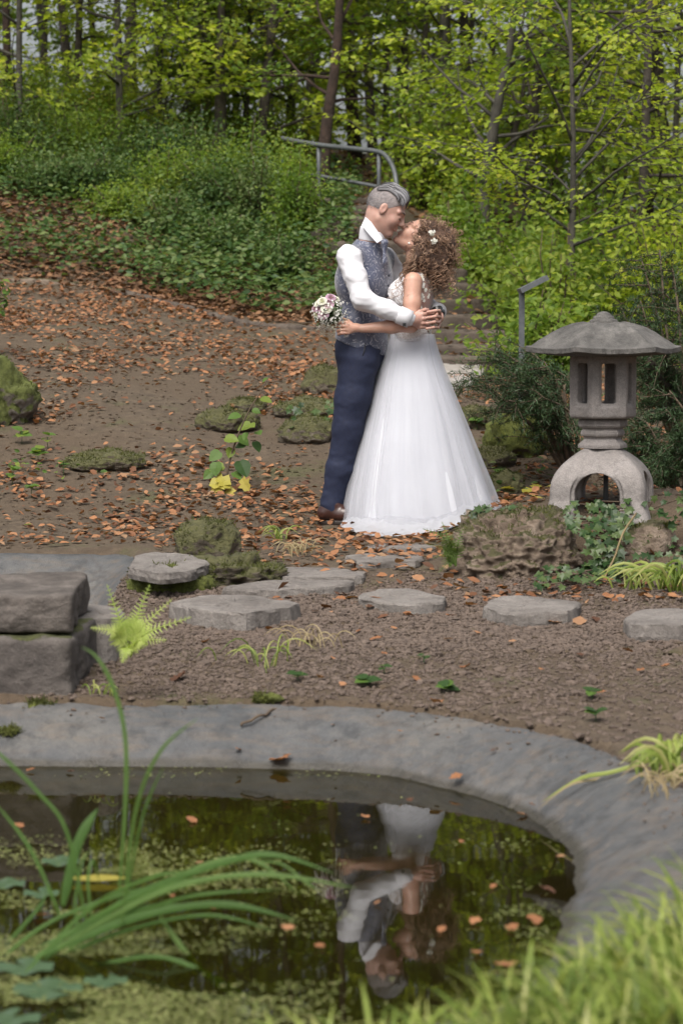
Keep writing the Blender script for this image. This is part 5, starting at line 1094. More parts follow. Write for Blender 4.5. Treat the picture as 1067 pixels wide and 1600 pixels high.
# shoes
for n_, (us, dys) in (('N', (0, -.06)), ('F', (30, .11))):
    zt_ = Hs(Q(515, 826)[0], CY + dys); f = Field(*grid_box([[Q(497 + us, 826)[0], CY + dys, zt_], [Q(560 + us, 826)[0], CY + dys - .05, zt_ + .1]], .09), .0042)
    hl = np.array([Q(509 + us, 826)[0], CY + dys, zt_]); tv = nrm(np.array([.96, -.28, 0])); sv = np.array([tv[1], -tv[0], 0])
    f.cone(hl + [0, 0, .055], hl + tv * .1 + [0, 0, .052], .042, .044, .02); f.cone(hl + tv * .09 + [0, 0, .045], hl + tv * .2 + [0, 0, .036], .043, .032, .02, sq=([0, 0, 1], .85)); f.cone(hl + [0, 0, .06], hl + tv * .05 + [0, 0, .1], .04, .042, .02)
    f.cut(np.array([0, 0, -1.0]), -(zt_ + .016)); f.noise(.0015, 40, 2, 3); sh_ = f.obj('shoe', M['shoe'], gb, 1)
    f = Field(*grid_box([hl, hl + tv * .2], .09), .0042); f.cone(hl + [0, 0, .01], hl + tv * .1 + [0, 0, .01], .044, .044, .01); f.cone(hl + tv * .1 + [0, 0, .01], hl + tv * .205 + [0, 0, .01], .044, .032, .01); f.cut(np.array([0, 0, 1.0]), zt_ + .02); f.cut(np.array([0, 0, -1.0]), -(zt_ - .005)); f.obj('sole', M['sole'], sh_, 0)
wt = root('wrist_watch', Q(683, 489, .0), 'dark wrist watch on the groom\'s far wrist behind the bride', 'watch')
V, F = tube([Q(682, 483, -.0), Q(685, 492, -.02)], .032, 18, False); link('strap', new_mesh('strap', V, F), M['black'], wt); V, F = tube([Q(690, 488, -.015), Q(692, 488, -.02)], .018, 14); link('case', new_mesh('case', V, F), M['steel'], wt)
# ------------------------------------------------------------ bride
CB = Q(654, 372, .02); TB, AB = headframe(CB, (-math.cos(R(50)), math.sin(R(50))), 0, -.05)
AB[2] = TB(0, 1, 0) - CB
yb = R(22); Db = np.array([-math.cos(yb), math.sin(yb), 0]); Sb = np.array([-math.sin(yb), -math.cos(yb), 0]); AXB = np.array([Sb, Db, [0, 0, 1.0]])
B = dict(nek=Q(651, 418, .0), upc=Q(650, 440), che=Q(645, 462), wai=Q(644, 512), hip=Q(648, 572), shN=Q(645, 440, -.145), shF=Q(664, 440, .15), elN=Q(642, 508, -.2), wrN=Q(566, 513, -.212), elF=Q(600, 440, .26), wrF=Q(580, 400, .3))
bb = root('person', (Q(655, 826)[0], CY - .02, Hs(Q(655, 826)[0], CY)), 'bride with curly brown hair in a long white tulle gown', 'person')
def bride_core(f, g=0.0):
    f.ell(B['hip'], np.array([.115, .1, .1]) + g, AXB, .03); f.ell(B['wai'], np.array([.118, .093, .13]) + g, AXB, .05); f.ell(B['che'], np.array([.14, .098, .12]) + g, AXB, .04)
    for s in (-1, 1): f.ell(B['che'] + Db * .07 + Sb * .06 * s + [0, 0, .005], np.array([.055, .052, .055]) + g, AXB, .03)
    f.cone(B['shN'] + [0, .02, 0], B['shF'] - [0, .02, 0], .042 + g, .042 + g, .04); f.cone(B['upc'], B['nek'], .07 + g * .5, .043, .03)
f = Field(*grid_box([Q(655, 800, -.1), Q(660, 330), B['shN'], B['shF'], B['wrN'], B['elN'], B['elF'], B['wrF']], .13), .0062); bride_core(f)
for n_ in 'NF': f.chain([B['sh' + n_], (B['sh' + n_] + B['el' + n_]) / 2, B['el' + n_], (B['el' + n_] * .6 + B['wr' + n_] * .4), B['wr' + n_]], [.0475, .043, .036, .034, .0225], .02)
for dx, dy in ((0, -.08), (4, .08)): f.chain([Q(650 + dx, 590, dy), Q(652 + dx, 700, dy), Q(655 + dx, 812, dy)], [.08, .055, .035], .03)
f.cone(TB(-.03, -.06, 0), B['nek'] + [0, 0, -.02], .042, .05, .03); V1, F1 = f.surf(1)
fh = Field(*grid_box([CB], .19), .003); head(fh, TB, AB, .93, True); fh.cone(TB(-.035, -.05, 0), B['nek'] + [0, 0, -.02], .044, .05, .03); V2, F2 = fh.surf(1)
hd = Field(*grid_box([B['wrN'], Q(520, 500, -.23), Q(530, 526, -.2)], .045), .0026)
hd.chain([B['wrN'], Q(557, 512, -.212)], [.0225, .02], .01)
kn = [Q(541, 504, -.226), Q(540, 509.5, -.23), Q(541, 515, -.228), Q(544, 519.5, -.222)]
for q in kn: hd.cone(Q(557, 512, -.212), q, .0175, .0108, .01)
for i, q in enumerate(kn):
    vv = [505.5, 511, 517, 522][i]; finger(hd, [q, Q(531 + i * .8, vv - 1.5, -.232), Q(524.5 + i * 1.5, vv, -.215), Q(526.5 + i * 1.2, vv + .5, -.185)], .0085, .0066)
finger(hd, [Q(552, 508, -.2), Q(544, 501, -.195), Q(537, 498, -.188)], .0095, .007)
V3, F3 = hd.surf(1); V, F = merge((V1, F1), (V2, F2), (V3, F3)); bbody = link('body', new_mesh('body', V, F), M['skin_f'], bb); face_bits(TB, .93, bbody, .7, 'lip', True)
V, F = tube([Q(530.6, 509.5, -.238), Q(531.4, 510.2, -.238)], .0098, 12, False)
# bodice, sheer back and lace flowers
f = Field(*grid_box([B['che'], B['wai'], B['hip'], B['shN'], B['shF']], .13), .0055); bride_core(f, .0065)
for n_ in 'NF': f.chain([B['sh' + n_] + (Sb if n_ == 'N' else -Sb) * .02, B['el' + n_] + (Sb if n_ == 'N' else -Sb) * .02], [.056, .045], .004, 's')
nb = nrm(np.array([.55, .0, .84])); f.cut(nb, nb @ Q(628, 428)); f.cut(np.array([0, 0, -1.0]), -Q(650, 534)[2])
pb2 = nrm(np.array([.93, -.25, .2])); f2a = f.a.copy(); f.cut(pb2, pb2 @ Q(655, 480, -.12)); f.noise(.0025, 60, 2, 4); bod = f.obj('lace_bodice', M['lace'], bb, 1)
f = Field(*grid_box([B['che'], B['wai'], B['hip'], B['shN'], B['shF']], .13), .0055); bride_core(f, .004)
for n_ in 'NF': f.chain([B['sh' + n_] + (Sb if n_ == 'N' else -Sb) * .025, B['el' + n_] + (Sb if n_ == 'N' else -Sb) * .02], [.05, .04], .004, 's')
f.cut(-pb2, -(pb2 @ Q(655, 480, -.12))); f.cut(np.array([0, 0, -1.0]), -Q(650, 534)[2]); f.cut(np.array([0, 0, 1.0]), Q(650, 426)[2])
V, F = f.surf(1); link('sheer_back', new_mesh('sheer_back', V, F), M['sheer'], bb); r = np.random.default_rng(9)
vis = np.array([i for i in range(len(V)) if V[i][1] < CY + .06 and V[i][0] > Q(655, 480)[0]]); sel = V[r.choice(vis, 150)]; sel = sel[(fbm(sel * 16, 2, 5) > -.05) | (sel[:, 2] < Q(650, 505)[2])]
pos = np.repeat(sel, 5, 0); nn_ = nrm(pos - (B['wai'] + [0, 0, .1]) * [1, 1, 0] - pos * [0, 0, 1]); an = np.tile(np.arange(5) * 1.2566, len(sel)) + np.repeat(r.uniform(0, 6, len(sel)), 5)
t1 = nrm(np.cross(nn_, [0, 0, 1.0])); t2 = np.cross(nn_, t1); dv = t1 * np.cos(an)[:, None] + t2 * np.sin(an)[:, None]
V, F, pr = leaves(pos + nn_ * .004, dv, nn_, np.full(len(pos), .011), L4, 1.2); stuff(leaf_obj('lace_flowers', V, F, pr, M['gyp'], bb, 3))
# skirt: satin under-skirt and layers of tulle
def skirt(rows, folds, amp, seed, name, m_, parent, n=220, gap=0, smooth=True, train=True):
    V = []; aa = 2 * math.pi * np.arange(n) / n; tt = np.array([q[5] for q in rows])
    def ring(k, vs, s): return fbm(np.stack([np.cos(aa)[:, None] * k + 0 * tt, np.sin(aa)[:, None] * k + 0 * tt, vs * tt[None] + 0 * aa[:, None]], -1), 2, s)
    NZ = 1.5 * ring(2.6, 1.2, seed) + 1.3 * ring(6, 1.6, seed + 1) * (.4 + .6 * np.sin(aa * 1.5 + seed)[:, None] ** 2) + .45 * ring(15, 1.5, seed + 2) + .16 * ring(32, 1.5, seed + 3)
    for (v, ul, ur, dep, dy, t) in rows:
        c0 = Q((ul + ur) / 2, v, dy); rx = (ur - ul) / 2 * CY / FPX + gap; 
        for k_ in range(n):
            a = 2 * math.pi * k_ / n
            w_ = 1 + amp * NZ[len(V) % n, len(V) // n] * t ** .8
            x = c0[0] + rx * w_ * math.cos(a); y = c0[1] + (dep + gap) * w_ * math.sin(a); V.append((x, y, c0[2]))
    V = np.array(V); rows_n = len(rows); bot = slice((rows_n - 1) * n, rows_n * n)
    V[:, 2] = np.maximum(V[:, 2], H(V[:, 0], V[:, 1]) + .012)
    F = [[i * n + j, i * n + (j + 1) % n, (i + 1) * n + (j + 1) % n, (i + 1) * n + j] for i in range(rows_n - 1) for j in range(n)]
    return link(name, new_mesh(name, V, F), m_, parent)
base = [(522, 609, 679, .105, .0, .02), (530, 607, 680, .112, 0, .08), (545, 601, 684, .13, -.0, .18), (575, 591, 694, .165, -.01, .3), (610, 581, 708, .205, -.015, .42), (650, 571, 724, .245, -.02, .54), (700, 557, 743, .295, -.03, .68), (750, 545, 762, .34, -.04, .82), (785, 538, 775, .37, -.045, .92), (808, 534, 784, .385, -.05, .98), (822, 532, 788, .395, -.05, 1.0)]
def fine(rows, m): a = np.array(rows); t = np.linspace(0, len(a) - 1, m); return [tuple(np.interp(t_, np.arange(len(a)), a[:, c_]) for c_ in range(6)) for t_ in t]
FO = [(7, .35), (13, .4), (22, .3), (37, .18), (61, .1)]
inner = [(v, ul + (6 if v > 540 else 2), ur - (6 if v > 540 else 2), d_ - .02, dy, t) for (v, ul, ur, d_, dy, t) in base]
dress = skirt(fine(inner, 40), FO, .04, 31, 'underskirt', M['satin'], bb)
skirt(fine(base, 40), FO, .055, 32, 'tulle_layer', M['tulle'], bb); skirt(fine([(v, ul + 2, ur - 2, d_ - .008, dy, t) for (v, ul, ur, d_, dy, t) in base], 40), FO, .045, 33, 'tulle_layer', M['tulle'], bb)
# train spread on the ground to the front
rt_ = np.random.default_rng(2); V = []; n = 150; rows = 16
for i in range(rows):
    q = i / (rows - 1); 
    for k_ in range(n):
        a = math.pi + math.pi * k_ / (n - 1) * 1.02; ext = .03 + .19 * max(0, math.exp(-((a - 4.35) / .62) ** 2)) + .05 * max(0, math.sin(a * 9 + .5)) * math.exp(-((a - 4.4) / .8) ** 2)
        rr = .36 + q * ext; x = Q(660, 822)[0] + rr * 1.06 * math.cos(a); y = CY - .05 + rr * math.sin(a); V.append((x, y, 0))
V = np.array(V); wr_ = .016 + .02 * np.abs(fbm(np.c_[V[:, :2] * 13, V[:, 2]], 3, 4)); qv = np.repeat(np.linspace(0, 1, rows), n)
V[:, 2] = H(V[:, 0], V[:, 1]) + .012 + wr_ * 1.3 * (1 - qv * .5) + .05 * (1 - qv) ** 3
F = [[i * n + j, i * n + j + 1, (i + 1) * n + j + 1, (i + 1) * n + j] for i in range(rows - 1) for j in range(n - 1)]; link('train', new_mesh('train', V, F), M['train'], bb)
# curly hair
f = Field(*grid_box([Q(678, 395), Q(690, 440)], .2), .006)
f.ell(TB(-.022, .038, 0), (.098, .083, .09), AB, .02); f.ell(Q(683, 385, .02), (.1, .1, .105), None, .04); f.ell(Q(680, 418, .01), (.062, .085, .085), None, .04); f.ell(Q(668, 400, -.03), (.06, .07, .08), None, .03)
f.cone(Q(660, 385, -.06), Q(640, 418, -.1), .035, .02, .03)
fcut = nrm(AB[0] * .8 - AB[2] * .6); f.cut(fcut, fcut @ TB(.045, .03, 0)); f.noise(.02, 16, 3, 8); V, F = f.surf(1); hb = link('hair', new_mesh('hair', V, F), M['hair_base'], bbody)
r = np.random.default_rng(21); c0 = Q(678, 395, .0); idx = r.choice(len(V), 680); VT, FT, TT = [], [], []; nv = 0
def curl(p, d, L, rad, turns, th, seed_t, grav=.6, n=26):
    global nv
    d = nrm(d); path = [np.array(p)]; dd = d.copy()
    for i in range(n - 1): dd = nrm(dd + np.array([0, 0, -grav * 1.6 / n]) + r.normal(0, .03, 3)); path.append(path[-1] + dd * L / n)
    path = np.array(path); t = nrm(np.gradient(path, axis=0)); a = nrm(np.cross(t, [0.3, 1, .2])); b = np.cross(t, a); q = np.linspace(0, turns * 6.283, n) + seed_t * 6.28; env = rad * sst(0, .25, np.linspace(0, 1, n))
    path = path + env[:, None] * (np.cos(q)[:, None] * a + np.sin(q)[:, None] * b); v_, f_ = tube(path, th * np.linspace(1, .5, n), 4, False); VT.append(v_); FT.append(np.array(f_) + nv); nv += len(v_)
    tt = np.clip(r.normal(.45, .22), 0, 1); TT.append(np.clip(np.full(len(f_), tt), 0, 1))
for i in idx:
    p = V[i]; o_ = nrm(p - c0)
    if (p - CB) @ AB[0] > .035 and p[2] > Q(650, 395)[2]: continue
    curl(p - o_ * .01, o_ + r.normal(0, .5, 3) + [.1, 0, .1], r.uniform(.04, .085), r.uniform(.006, .012), r.uniform(1.2, 2.8), r.uniform(.0012, .0026), r.random(), r.uniform(.3, 1.6))
for _ in range(60): u_ = r.uniform(664, 706); curl(Q(u_, r.uniform(405, 440), r.uniform(-.11, .06)), [(u_ - 680) * .015, -.1, -1], r.uniform(.06, .13), r.uniform(.008, .014), r.uniform(2, 4), r.uniform(.0012, .0024), r.random(), .6, 32)
for _ in range(34): curl(Q(r.uniform(636, 650), r.uniform(392, 412), r.uniform(-.13, -.06)), [-.35 + r.normal(0, .15), -.35, -1], r.uniform(.14, .3), r.uniform(.007, .013), r.uniform(3, 6), r.uniform(.0011, .002), r.random(), .5, 44)
V_, F_, T_ = np.concatenate(VT), np.concatenate(FT), np.concatenate(TT)
o = link('curls', new_mesh('curls', V_, F_, T_), M['curl'], bbody); stuff(o)
V, F = ICO[2]; link('earring', new_mesh('earring', V * .006 + Q(639, 380, -.065), F), M['pearl'], bbody)
# ------------------------------------------------------------ flowers
def flower_ball(c, n, rad, seed, size):
    r = np.random.default_rng(seed); cs = c + rdir(n, r) * rad * r.uniform(.3, 1, (n, 1)); pos = np.repeat(cs, 5, 0); nn_ = np.repeat(nrm(cs - c + [0, -.02, 0]), 5, 0)
    an = np.tile(np.arange(5) * 1.2566, n); t1 = nrm(np.cross(nn_, [.2, .3, 1.0])); t2 = np.cross(nn_, t1); return leaves(pos, t1 * np.cos(an)[:, None] + t2 * np.sin(an)[:, None] + nn_ * .35, nn_, np.full(len(pos), size), L4, 1.5)
for (u, v, lb) in ((675, 363, 'upper sprig of tiny white flowers pinned in the curls'), (678, 377, 'lower sprig of tiny white flowers pinned in the curls')):
    V, F, pr = flower_ball(Q(u, v, -.125), 26, .018, int(u), .0065); o = leaf_obj('hair_flowers', V, F, pr, M['gyp'], None, 4); tag(o, lb, 'flowers', 'flowers in the bride\'s hair')
bc = Q(513, 489, -.235); bq = root('bouquet', Q(541, 524, -.2), 'bridal bouquet of lilac and white roses with gypsophila behind the groom', 'bouquet')
mb = MB(); r = np.random.default_rng(8)
for i in range(14): e = bc + rdir(1, r)[0] * .05; mb.add(*tube([Q(541 + r.normal(0, 1.2), 524, -.2 + r.normal(0, .006)), Q(533, 508, -.205), e], .0025, 5))
link('stems', mb.mesh('stems'), M['stem'], bq)
V, F = tube([Q(542, 526, -.2), Q(536, 512, -.203)], [.012, .014], 10); link('ribbon', new_mesh('ribbon', V, F), M['satin'], bq)
V, F, pr = flower_ball(bc + [.012, .01, -.01], 620, .108, 5, .0062); k_ = V.reshape(-1, 20, 3).mean(1); stuff(leaf_obj('gypsophila', V, F, pr, M['gyp'], bq, 6))
n = 260; pos = bc + rdir(n, r) * .07 * r.uniform(.3, 1, (n, 1)); V, F, pr = leaves(pos, rdir(n, r), rdir(n, r), r.uniform(.02, .035, n), L4, .9); stuff(leaf_obj('greenery', V, F, pr, M['ivy'], bq, 7))
def rose(c, nrmv, size, m_, seed, parent):
    r = np.random.default_rng(seed); nv_ = nrm(nrmv); t1 = nrm(np.cross(nv_, [.3, .2, 1])); t2 = np.cross(nv_, t1); V, F = [], []
    for ring, (rr, hh, cnt) in enumerate(((.25, .55, 3), (.5, .5, 4), (.78, .38, 5), (1.0, .2, 6))):
        for p_ in range(cnt):
            a0 = 6.283 * p_ / cnt + ring * .7; b0 = len(V)
            for i in range(4):
                q = i / 3
                for j in range(5):
                    a = a0 + (j / 4 - .5) * 6.283 / cnt * 1.45; rad = rr * (.35 + .75 * q ** .7) + .10 * (q ** 3) * rr; h = hh * (-.6 + 1.4 * q) - .22 * q ** 4 * (ring / 3) - .1 * (abs(j - 2) / 2) ** 2 * q
                    V.append(np.asarray(c) + size * (rad * (math.cos(a) * t1 + math.sin(a) * t2) + h * nv_))
            F += [[b0 + i * 5 + j, b0 + i * 5 + j + 1, b0 + i * 5 + 6 + j, b0 + i * 5 + 5 + j] for i in range(3) for j in range(4)]
    return link('rose', new_mesh('rose', V, F, np.full(len(F), r.random())), m_, parent)
for i, (u, v, s, k_) in enumerate([(503, 470, .023, 'w'), (513, 474, .026, 'p'), (524, 466, .022, 'w'), (517, 464, .024, 'p'), (499, 481, .025, 'p'), (510, 481, .026, 'w'), (519, 483, .025, 'w'), (505, 490, .027, 'p'), (494, 489, .022, 'w'), (497, 473, .02, 'w'), (491, 481, .02, 'p')]):
    cc = Q(u, v, -.30 + .0035 * abs(u - 508)); rose(cc, nrm(cc - bc) + [0, -.4, .15], s, M['petal_w'] if k_ == 'w' else M['petal_p'], 30 + i, bq)
# ------------------------------------------------------------ small plants
def child(name, me, parent, loc, d, n, s):
    """a leaf mesh (x = length, z = face) placed as a part of its own"""
    d = nrm(d); sd_ = nrm(np.cross(n, d)); n = np.cross(d, sd_); o = bpy.data.objects.new(name, me); COL.objects.link(o); o.parent = parent
    m_ = Matrix(((d[0] * s, sd_[0] * s, n[0] * s, loc[0]), (d[1] * s, sd_[1] * s, n[1] * s, loc[1]), (d[2] * s, sd_[2] * s, n[2] * s, loc[2]), (0, 0, 0, 1)))
    o.matrix_parent_inverse = Matrix.Translation(-Vector(parent.location)); o.matrix_basis = m_; return o
def outline_leaf(name, pts, c, m_, tint, fold=.12, droop=.15):
    P_ = [(x, y, abs(y) * fold - droop * x * x) for x, y in pts] + [(x, -y, abs(y) * fold - droop * x * x) for x, y in pts[::-1] if abs(y) > 1e-6]
    V = P_ + [(c, 0, -droop * c * c)]; k = len(P_); me = new_mesh(name, V, [[i, (i + 1) % k, k] for i in range(k)], np.full(k, tint), False); me.materials.append(m_); return me
IVY = [outline_leaf('leaf', [(0, 0), (-.04, .14), (.02, .46), (.3, .3), (.55, .5), (.62, .18), (1, 0)], .36, M['ivy'], t) for t in (.05, .3, .55, .8, 1.0)]
ROUND = [outline_leaf('leaf', [(0, 0), (-.03, .2), (.15, .4), (.45, .43), (.75, .25), (1, 0)], .4, m_, t) for m_, t in ((M['sapling'], .05), (M['sapling'], .5), (M['sapling'], .9), (M['yellow_leaf'], .4))]
LOBE = [outline_leaf('leaf', [(0, 0), (.0, .3), (.3, .25), (.35, .55), (.6, .3), (.8, .32), (1, 0)], .4, m_, t) for m_, t in ((M['yellow_leaf'], .2), (M['yellow_leaf'], .9), (M['sapling'], .9))]
r = np.random.default_rng(77)
def ivy_patch(label, spots, seed, group='ivy on the lantern rocks'):
    r = np.random.default_rng(seed); p0 = spots[0][0]; t = root('ivy', p0, label, 'ivy', group)
    mb = MB()
    for i in range(0, len(spots) - 3, 3): mb.add(*tube([spots[i][0] + [0, .02, 0], (spots[i][0] + spots[i + 3][0]) / 2 + [0, .025, 0], spots[i + 3][0] + [0, .02, 0]], .003, 4)) if np.linalg.norm(spots[i][0] - spots[i + 3][0]) < .2 else None
    if mb.V: stuff(link('stems', mb.mesh('stems'), M['twig'], t))
    for (p, n_, s) in spots:
        a = r.normal(-1.57, .8); n_ = nrm(n_ + r.normal(0, .28, 3)); e1 = nrm(np.cross([0, 1, 0.01], n_)); e2 = np.cross(n_, e1); d = e1 * math.cos(a) + e2 * math.sin(a) * (1 if e2[2] > 0 else -1)
        child('leaf', IVY[r.integers(0, 5)], t, p + n_ * r.uniform(.0, .02), d, n_, s * r.uniform(.65, 1.2))
def ys_rock(v): return float(np.interp(v, [780, 800, 830, 860, 905], [11.15, 10.98, 10.74, 10.66, 10.62]))
sp = []
for _ in range(190):
    v = r.uniform(782, 905); cu = np.interp(v, [782, 800, 830, 860, 905], [950, 940, 938, 950, 935]); w_ = np.interp(v, [782, 810, 840, 870, 905], [62, 60, 38, 26, 22]); u = r.uniform(cu - w_, cu + w_)
    sp.append((P(u, v, ys_rock(v) + r.normal(0, .01)), np.array([0, -.75, .65]), 16 * 10.8 / FPX))
sp.sort(key=lambda q: -q[0][2]); ivy_patch('dense dark ivy trailing down the rock below the lantern', sp, 1)
sp = [(G(r.uniform(835, 965), r.uniform(905, 930)) + [0, 0, r.uniform(.02, .07)], np.array([0, -.5, .8]), 14 * 10.5 / FPX) for _ in range(70)]; ivy_patch('low ivy creeping along the foot of the craggy rock', sp, 2)
sp = [(P(r.uniform(738, 806), 0, 10.95) * [1, 1, 0] + [0, 0, P(760, r.uniform(792, 816), 10.95)[2]], np.array([-.2, -.6, .7]), 14 * 10.9 / FPX) for _ in range(44)]; sp = [(np.array([q[0][0], q[0][1] - .05 * (q[0][0] > .67), q[0][2] - .13 * max(0, .66 - q[0][0])]), q[1], q[2]) for q in sp]; ivy_patch('ivy tips spilling over the rock beside the hem', sp, 3)
sp = [(P(r.uniform(1005, 1075), r.uniform(770, 870), 10.95), np.array([0, -.7, .6]), 13 * 10.9 / FPX) for _ in range(34)]; ivy_patch('sparse ivy on the pale rock right of the lantern', sp, 4)
sp = [(G(r.uniform(975, 1060), r.uniform(895, 915)) + [0, 0, r.uniform(.03, .1)], np.array([0, -.6, .8]), 14 * 10.5 / FPX) for _ in range(26)]; ivy_patch('ivy sprigs behind the grass tuft at the right edge', sp, 5)
sp = [(G(r.uniform(440, 545), r.uniform(655, 690)) + [0, -.1, r.uniform(.05, .14)], np.array([0, -.6, .8]), 13 * 14.5 / FPX) for _ in range(22)]; ivy_patch('a few ivy leaves on the mossy rock by the groom\'s knee', sp, 6, None)
for (pts, lb) in (([P(995, 800, 10.8), P(975, 830, 10.6), P(960, 870, 10.55), P(945, 900, 10.5), P(935, 918, 10.45)], 'pale bare ivy stem hanging in front of the rock'), ([G(120, 555), G(150, 562) + [0, 0, .02], G(205, 585)], 'dark dead twig lying on the bare earth'), ([G(392, 602), G(415, 612) + [0, 0, .02], G(432, 624)], 'short dead twig among the leaves uphill of the sapling'), ([onR(378, 1140), onR(410, 1126) + [0, 0, .004], onR(458, 1105)], 'thin dry twig lying on the pond rim')):
    V, F = tube(cr(pts, 12) + rng.normal(0, .003, (12, 3)), .005, 5); tag(link('twig', new_mesh('twig', V, F), M['dry_grass'] if 'pale' in lb else M['twig']), lb, 'twig')
# ferns
_pv, _pf = [(0, 0, 0)], []
for k_ in range(1, 9):
    q = k_ / 8; a = .16 * (1 - q) ** .7 + .012; _pv += [(q - .1, a * .45, .01), (q, a if k_ < 8 else 0, .015), (q, 0, 0), (q, -a if k_ < 8 else 0, .015), (q - .1, -a * .45, .01)]
for k_ in range(8):
    b = 1 + 5 * k_; m0 = 0 if k_ == 0 else b - 3; _pf += [(m0, b + 2, b + 1, b), (m0, b + 4, b + 3, b + 2)]
PINNA = (np.array(_pv), np.array(_pf))
def frond(name, pts, wmax, m_, parent, n=22, seed=0):
    r = np.random.default_rng(seed); c = cr(pts, n + 2); t = nrm(np.gradient(c, axis=0)); VV, FF = [], []; nv_ = 0; per_ = 0
    up_ = np.array([0, -.78, .62]); v_, f_ = tube(c, np.linspace(.0035, .001, len(c)), 4, False); mb = MB(); mb.add(v_, f_)
    for i in range(int(n * .22) + 1, n + 1):
        q = (i / (n + 1) - .2) / .8; w_ = wmax * min(1, .55 + q * 2.2) * (1 - q) ** .75 + .003; sdv = nrm(np.cross(up_, t[i])); nn_ = np.cross(t[i], sdv)
        for s in (-1, 1):
            d = nrm(sdv * s + t[i] * .5 + nn_ * .12 + r.normal(0, .06, 3)); m = max(4, int(w_ / .008)); k_ = np.arange(1, m + 1) / m; b = c[i] + d * w_ * k_[:, None] - np.array([0, 0, .25]) * (w_ * k_ ** 2)[:, None] * .5
            b2 = np.array([c[i]]); V, F, _ = leaves(b2, d[None] - [[0, 0, .12]], nn_[None], np.array([w_]), PINNA, 1.0, np.array([-.25])); mb.add(V, F.tolist())
    me = mb.mesh(name, False); at = me.attributes.new('tint', 'FLOAT', 'FACE'); at.data.foreach_set('value', np.clip(r.random() * .6 + .2 + r.normal(0, .12, len(me.polygons)), 0, 1).astype(np.float32)); return link(name, me, m_, parent)
fy = 8.02; b0 = P(200, 1022, fy); ft = root('fern', b0, 'pale green fern growing between the stone blocks and gravel', 'fern')
for i, (mu, mv, dy1, eu, ev, dy2) in enumerate([(188, 975, 0, 170, 918, .03), (214, 968, 0, 232, 918, .03), (226, 980, -.03, 264, 940, -.03), (236, 990, -.05, 292, 966, -.05), (178, 990, -.04, 146, 982, -.06), (198, 1018, -.05, 192, 1034, -.08), (222, 1004, -.04, 256, 1000, -.06)]):
    frond('frond', [b0 + r.normal(0, .008, 3), P((200 + mu) / 2, (1022 + mv) / 2 - 6, fy + dy1 * .5), P(mu, mv - 4, fy + dy1), P(eu + (eu - 200) * .08, ev + (ev - 1000) * .06, fy + dy2)], .056 - .002 * (i % 3), M['fern'], ft, 26, i)
b0 = P(712, 885, 10.75); ft = root('fern', b0, 'green fern between the white train and the craggy rock', 'fern')
for i, (mu, mv, eu, ev, dy2) in enumerate([(690, 838, 660, 826, -.05), (700, 840, 690, 815, .05), (690, 855, 665, 850, -.1), (700, 865, 676, 872, -.12), (715, 850, 722, 826, 0), (698, 880, 685, 895, -.15)]):
    frond('frond', [b0, P((712 + mu) / 2, (885 + mv) / 2 - 5, 10.75), P(mu, mv, 10.72), P(eu, ev, 10.75 + dy2)], .05, M['fern_dark'], ft, 18, 20 + i)
# sapling on the leaf slope
s0 = G(352, 768); yS = s0[1]; sp_ = root('sapling', s0, 'small sapling with green and yellowing leaves on the leafy slope', 'sapling')
stem = [s0, P(358, 725, yS), P(372, 680, yS), P(390, 640, yS), P(408, 612, yS), P(420, 590, yS)]; V, F = tube(cr(stem, 16), np.linspace(.007, .002, 16), 5); link('stem', new_mesh('stem', V, F), M['twig'], sp_)
for i, (u, v, s, kd) in enumerate([(408, 622, 22, 2), (418, 590, 14, 1), (395, 640, 16, 1), (375, 648, 24, 1), (392, 662, 26, 2), (402, 674, 18, 1), (388, 664, 22, 2), (372, 682, 26, 1), (352, 684, 26, 2), (398, 690, 22, 0), (384, 694, 20, 0), (344, 706, 26, 1), (362, 700, 20, 2), (338, 722, 26, 1), (375, 720, 34, 0), (350, 728, 26, 2), (332, 736, 22, 1), (365, 738, 22, 1), (385, 676, 16, 1)]):
    e = P(u, v, yS + r.normal(0, .05)); child('leaf', ROUND[kd], sp_, e, [r.normal(0, .8), -.3, -.3 + r.normal(0, .2)], nrm([r.normal(0, .3), -.7, .7]), s * yS / FPX * .9)
for (u, v, s) in [(360, 750, 34), (352, 758, 24), (378, 748, 24), (340, 748, 26), (366, 764, 20)]:
    child('leaf', LOBE[r.integers(0, 2)], sp_, P(u, v, yS - .05), [r.normal(0, 1), -.3, -.4], [r.normal(0, .3), -.7, .7], s * yS / FPX)
# seedlings and weeds
def seedling(u, v, n, s, label, kd=(0, 1), group='seedlings in the gravel', foot=None, hgt=.03):
    g = G(u, v) if foot is None else foot; t = root('seedling', g, label, 'seedling', group)
    V, F = tube([g, g + [0, 0, hgt]], .002, 5); link('stem', new_mesh('stem', V, F), M['stem'], t)
    for i in range(n): a = 6.283 * i / n + r.normal(0, .3); child('leaf', ROUND[kd[i % len(kd)]], t, g + [0, 0, hgt * r.uniform(.6, 1.2)], [math.cos(a), math.sin(a), r.uniform(-.1, .5)], [r.normal(0, .2), -.3, 1], s * g[1] / FPX)
for (u, v, n_, s, lb) in [(465, 1068, 4, 20, 'seedling with round leaves right of the small grass tuft'), (574, 1076, 5, 24, 'leafy seedling in the gravel below the middle stepping stone'), (600, 1056, 3, 14, 'tiny seedling just above the leafy one in the gravel'), (698, 1084, 5, 22, 'seedling near the pond rim in the middle'), (924, 1098, 4, 20, 'upper of the two seedlings on the bare soil at right'), (930, 1130, 5, 22, 'lower of the two seedlings on the bare soil at right'), (662, 1040, 3, 12, 'very small weed in the gravel')]: seedling(u, v, n_, s, lb)
seedling(336, 1100, 6, 24, 'wilting seedling drooping over the edge of the pond rim', (0, 0, 1), None, G(336, 1098))
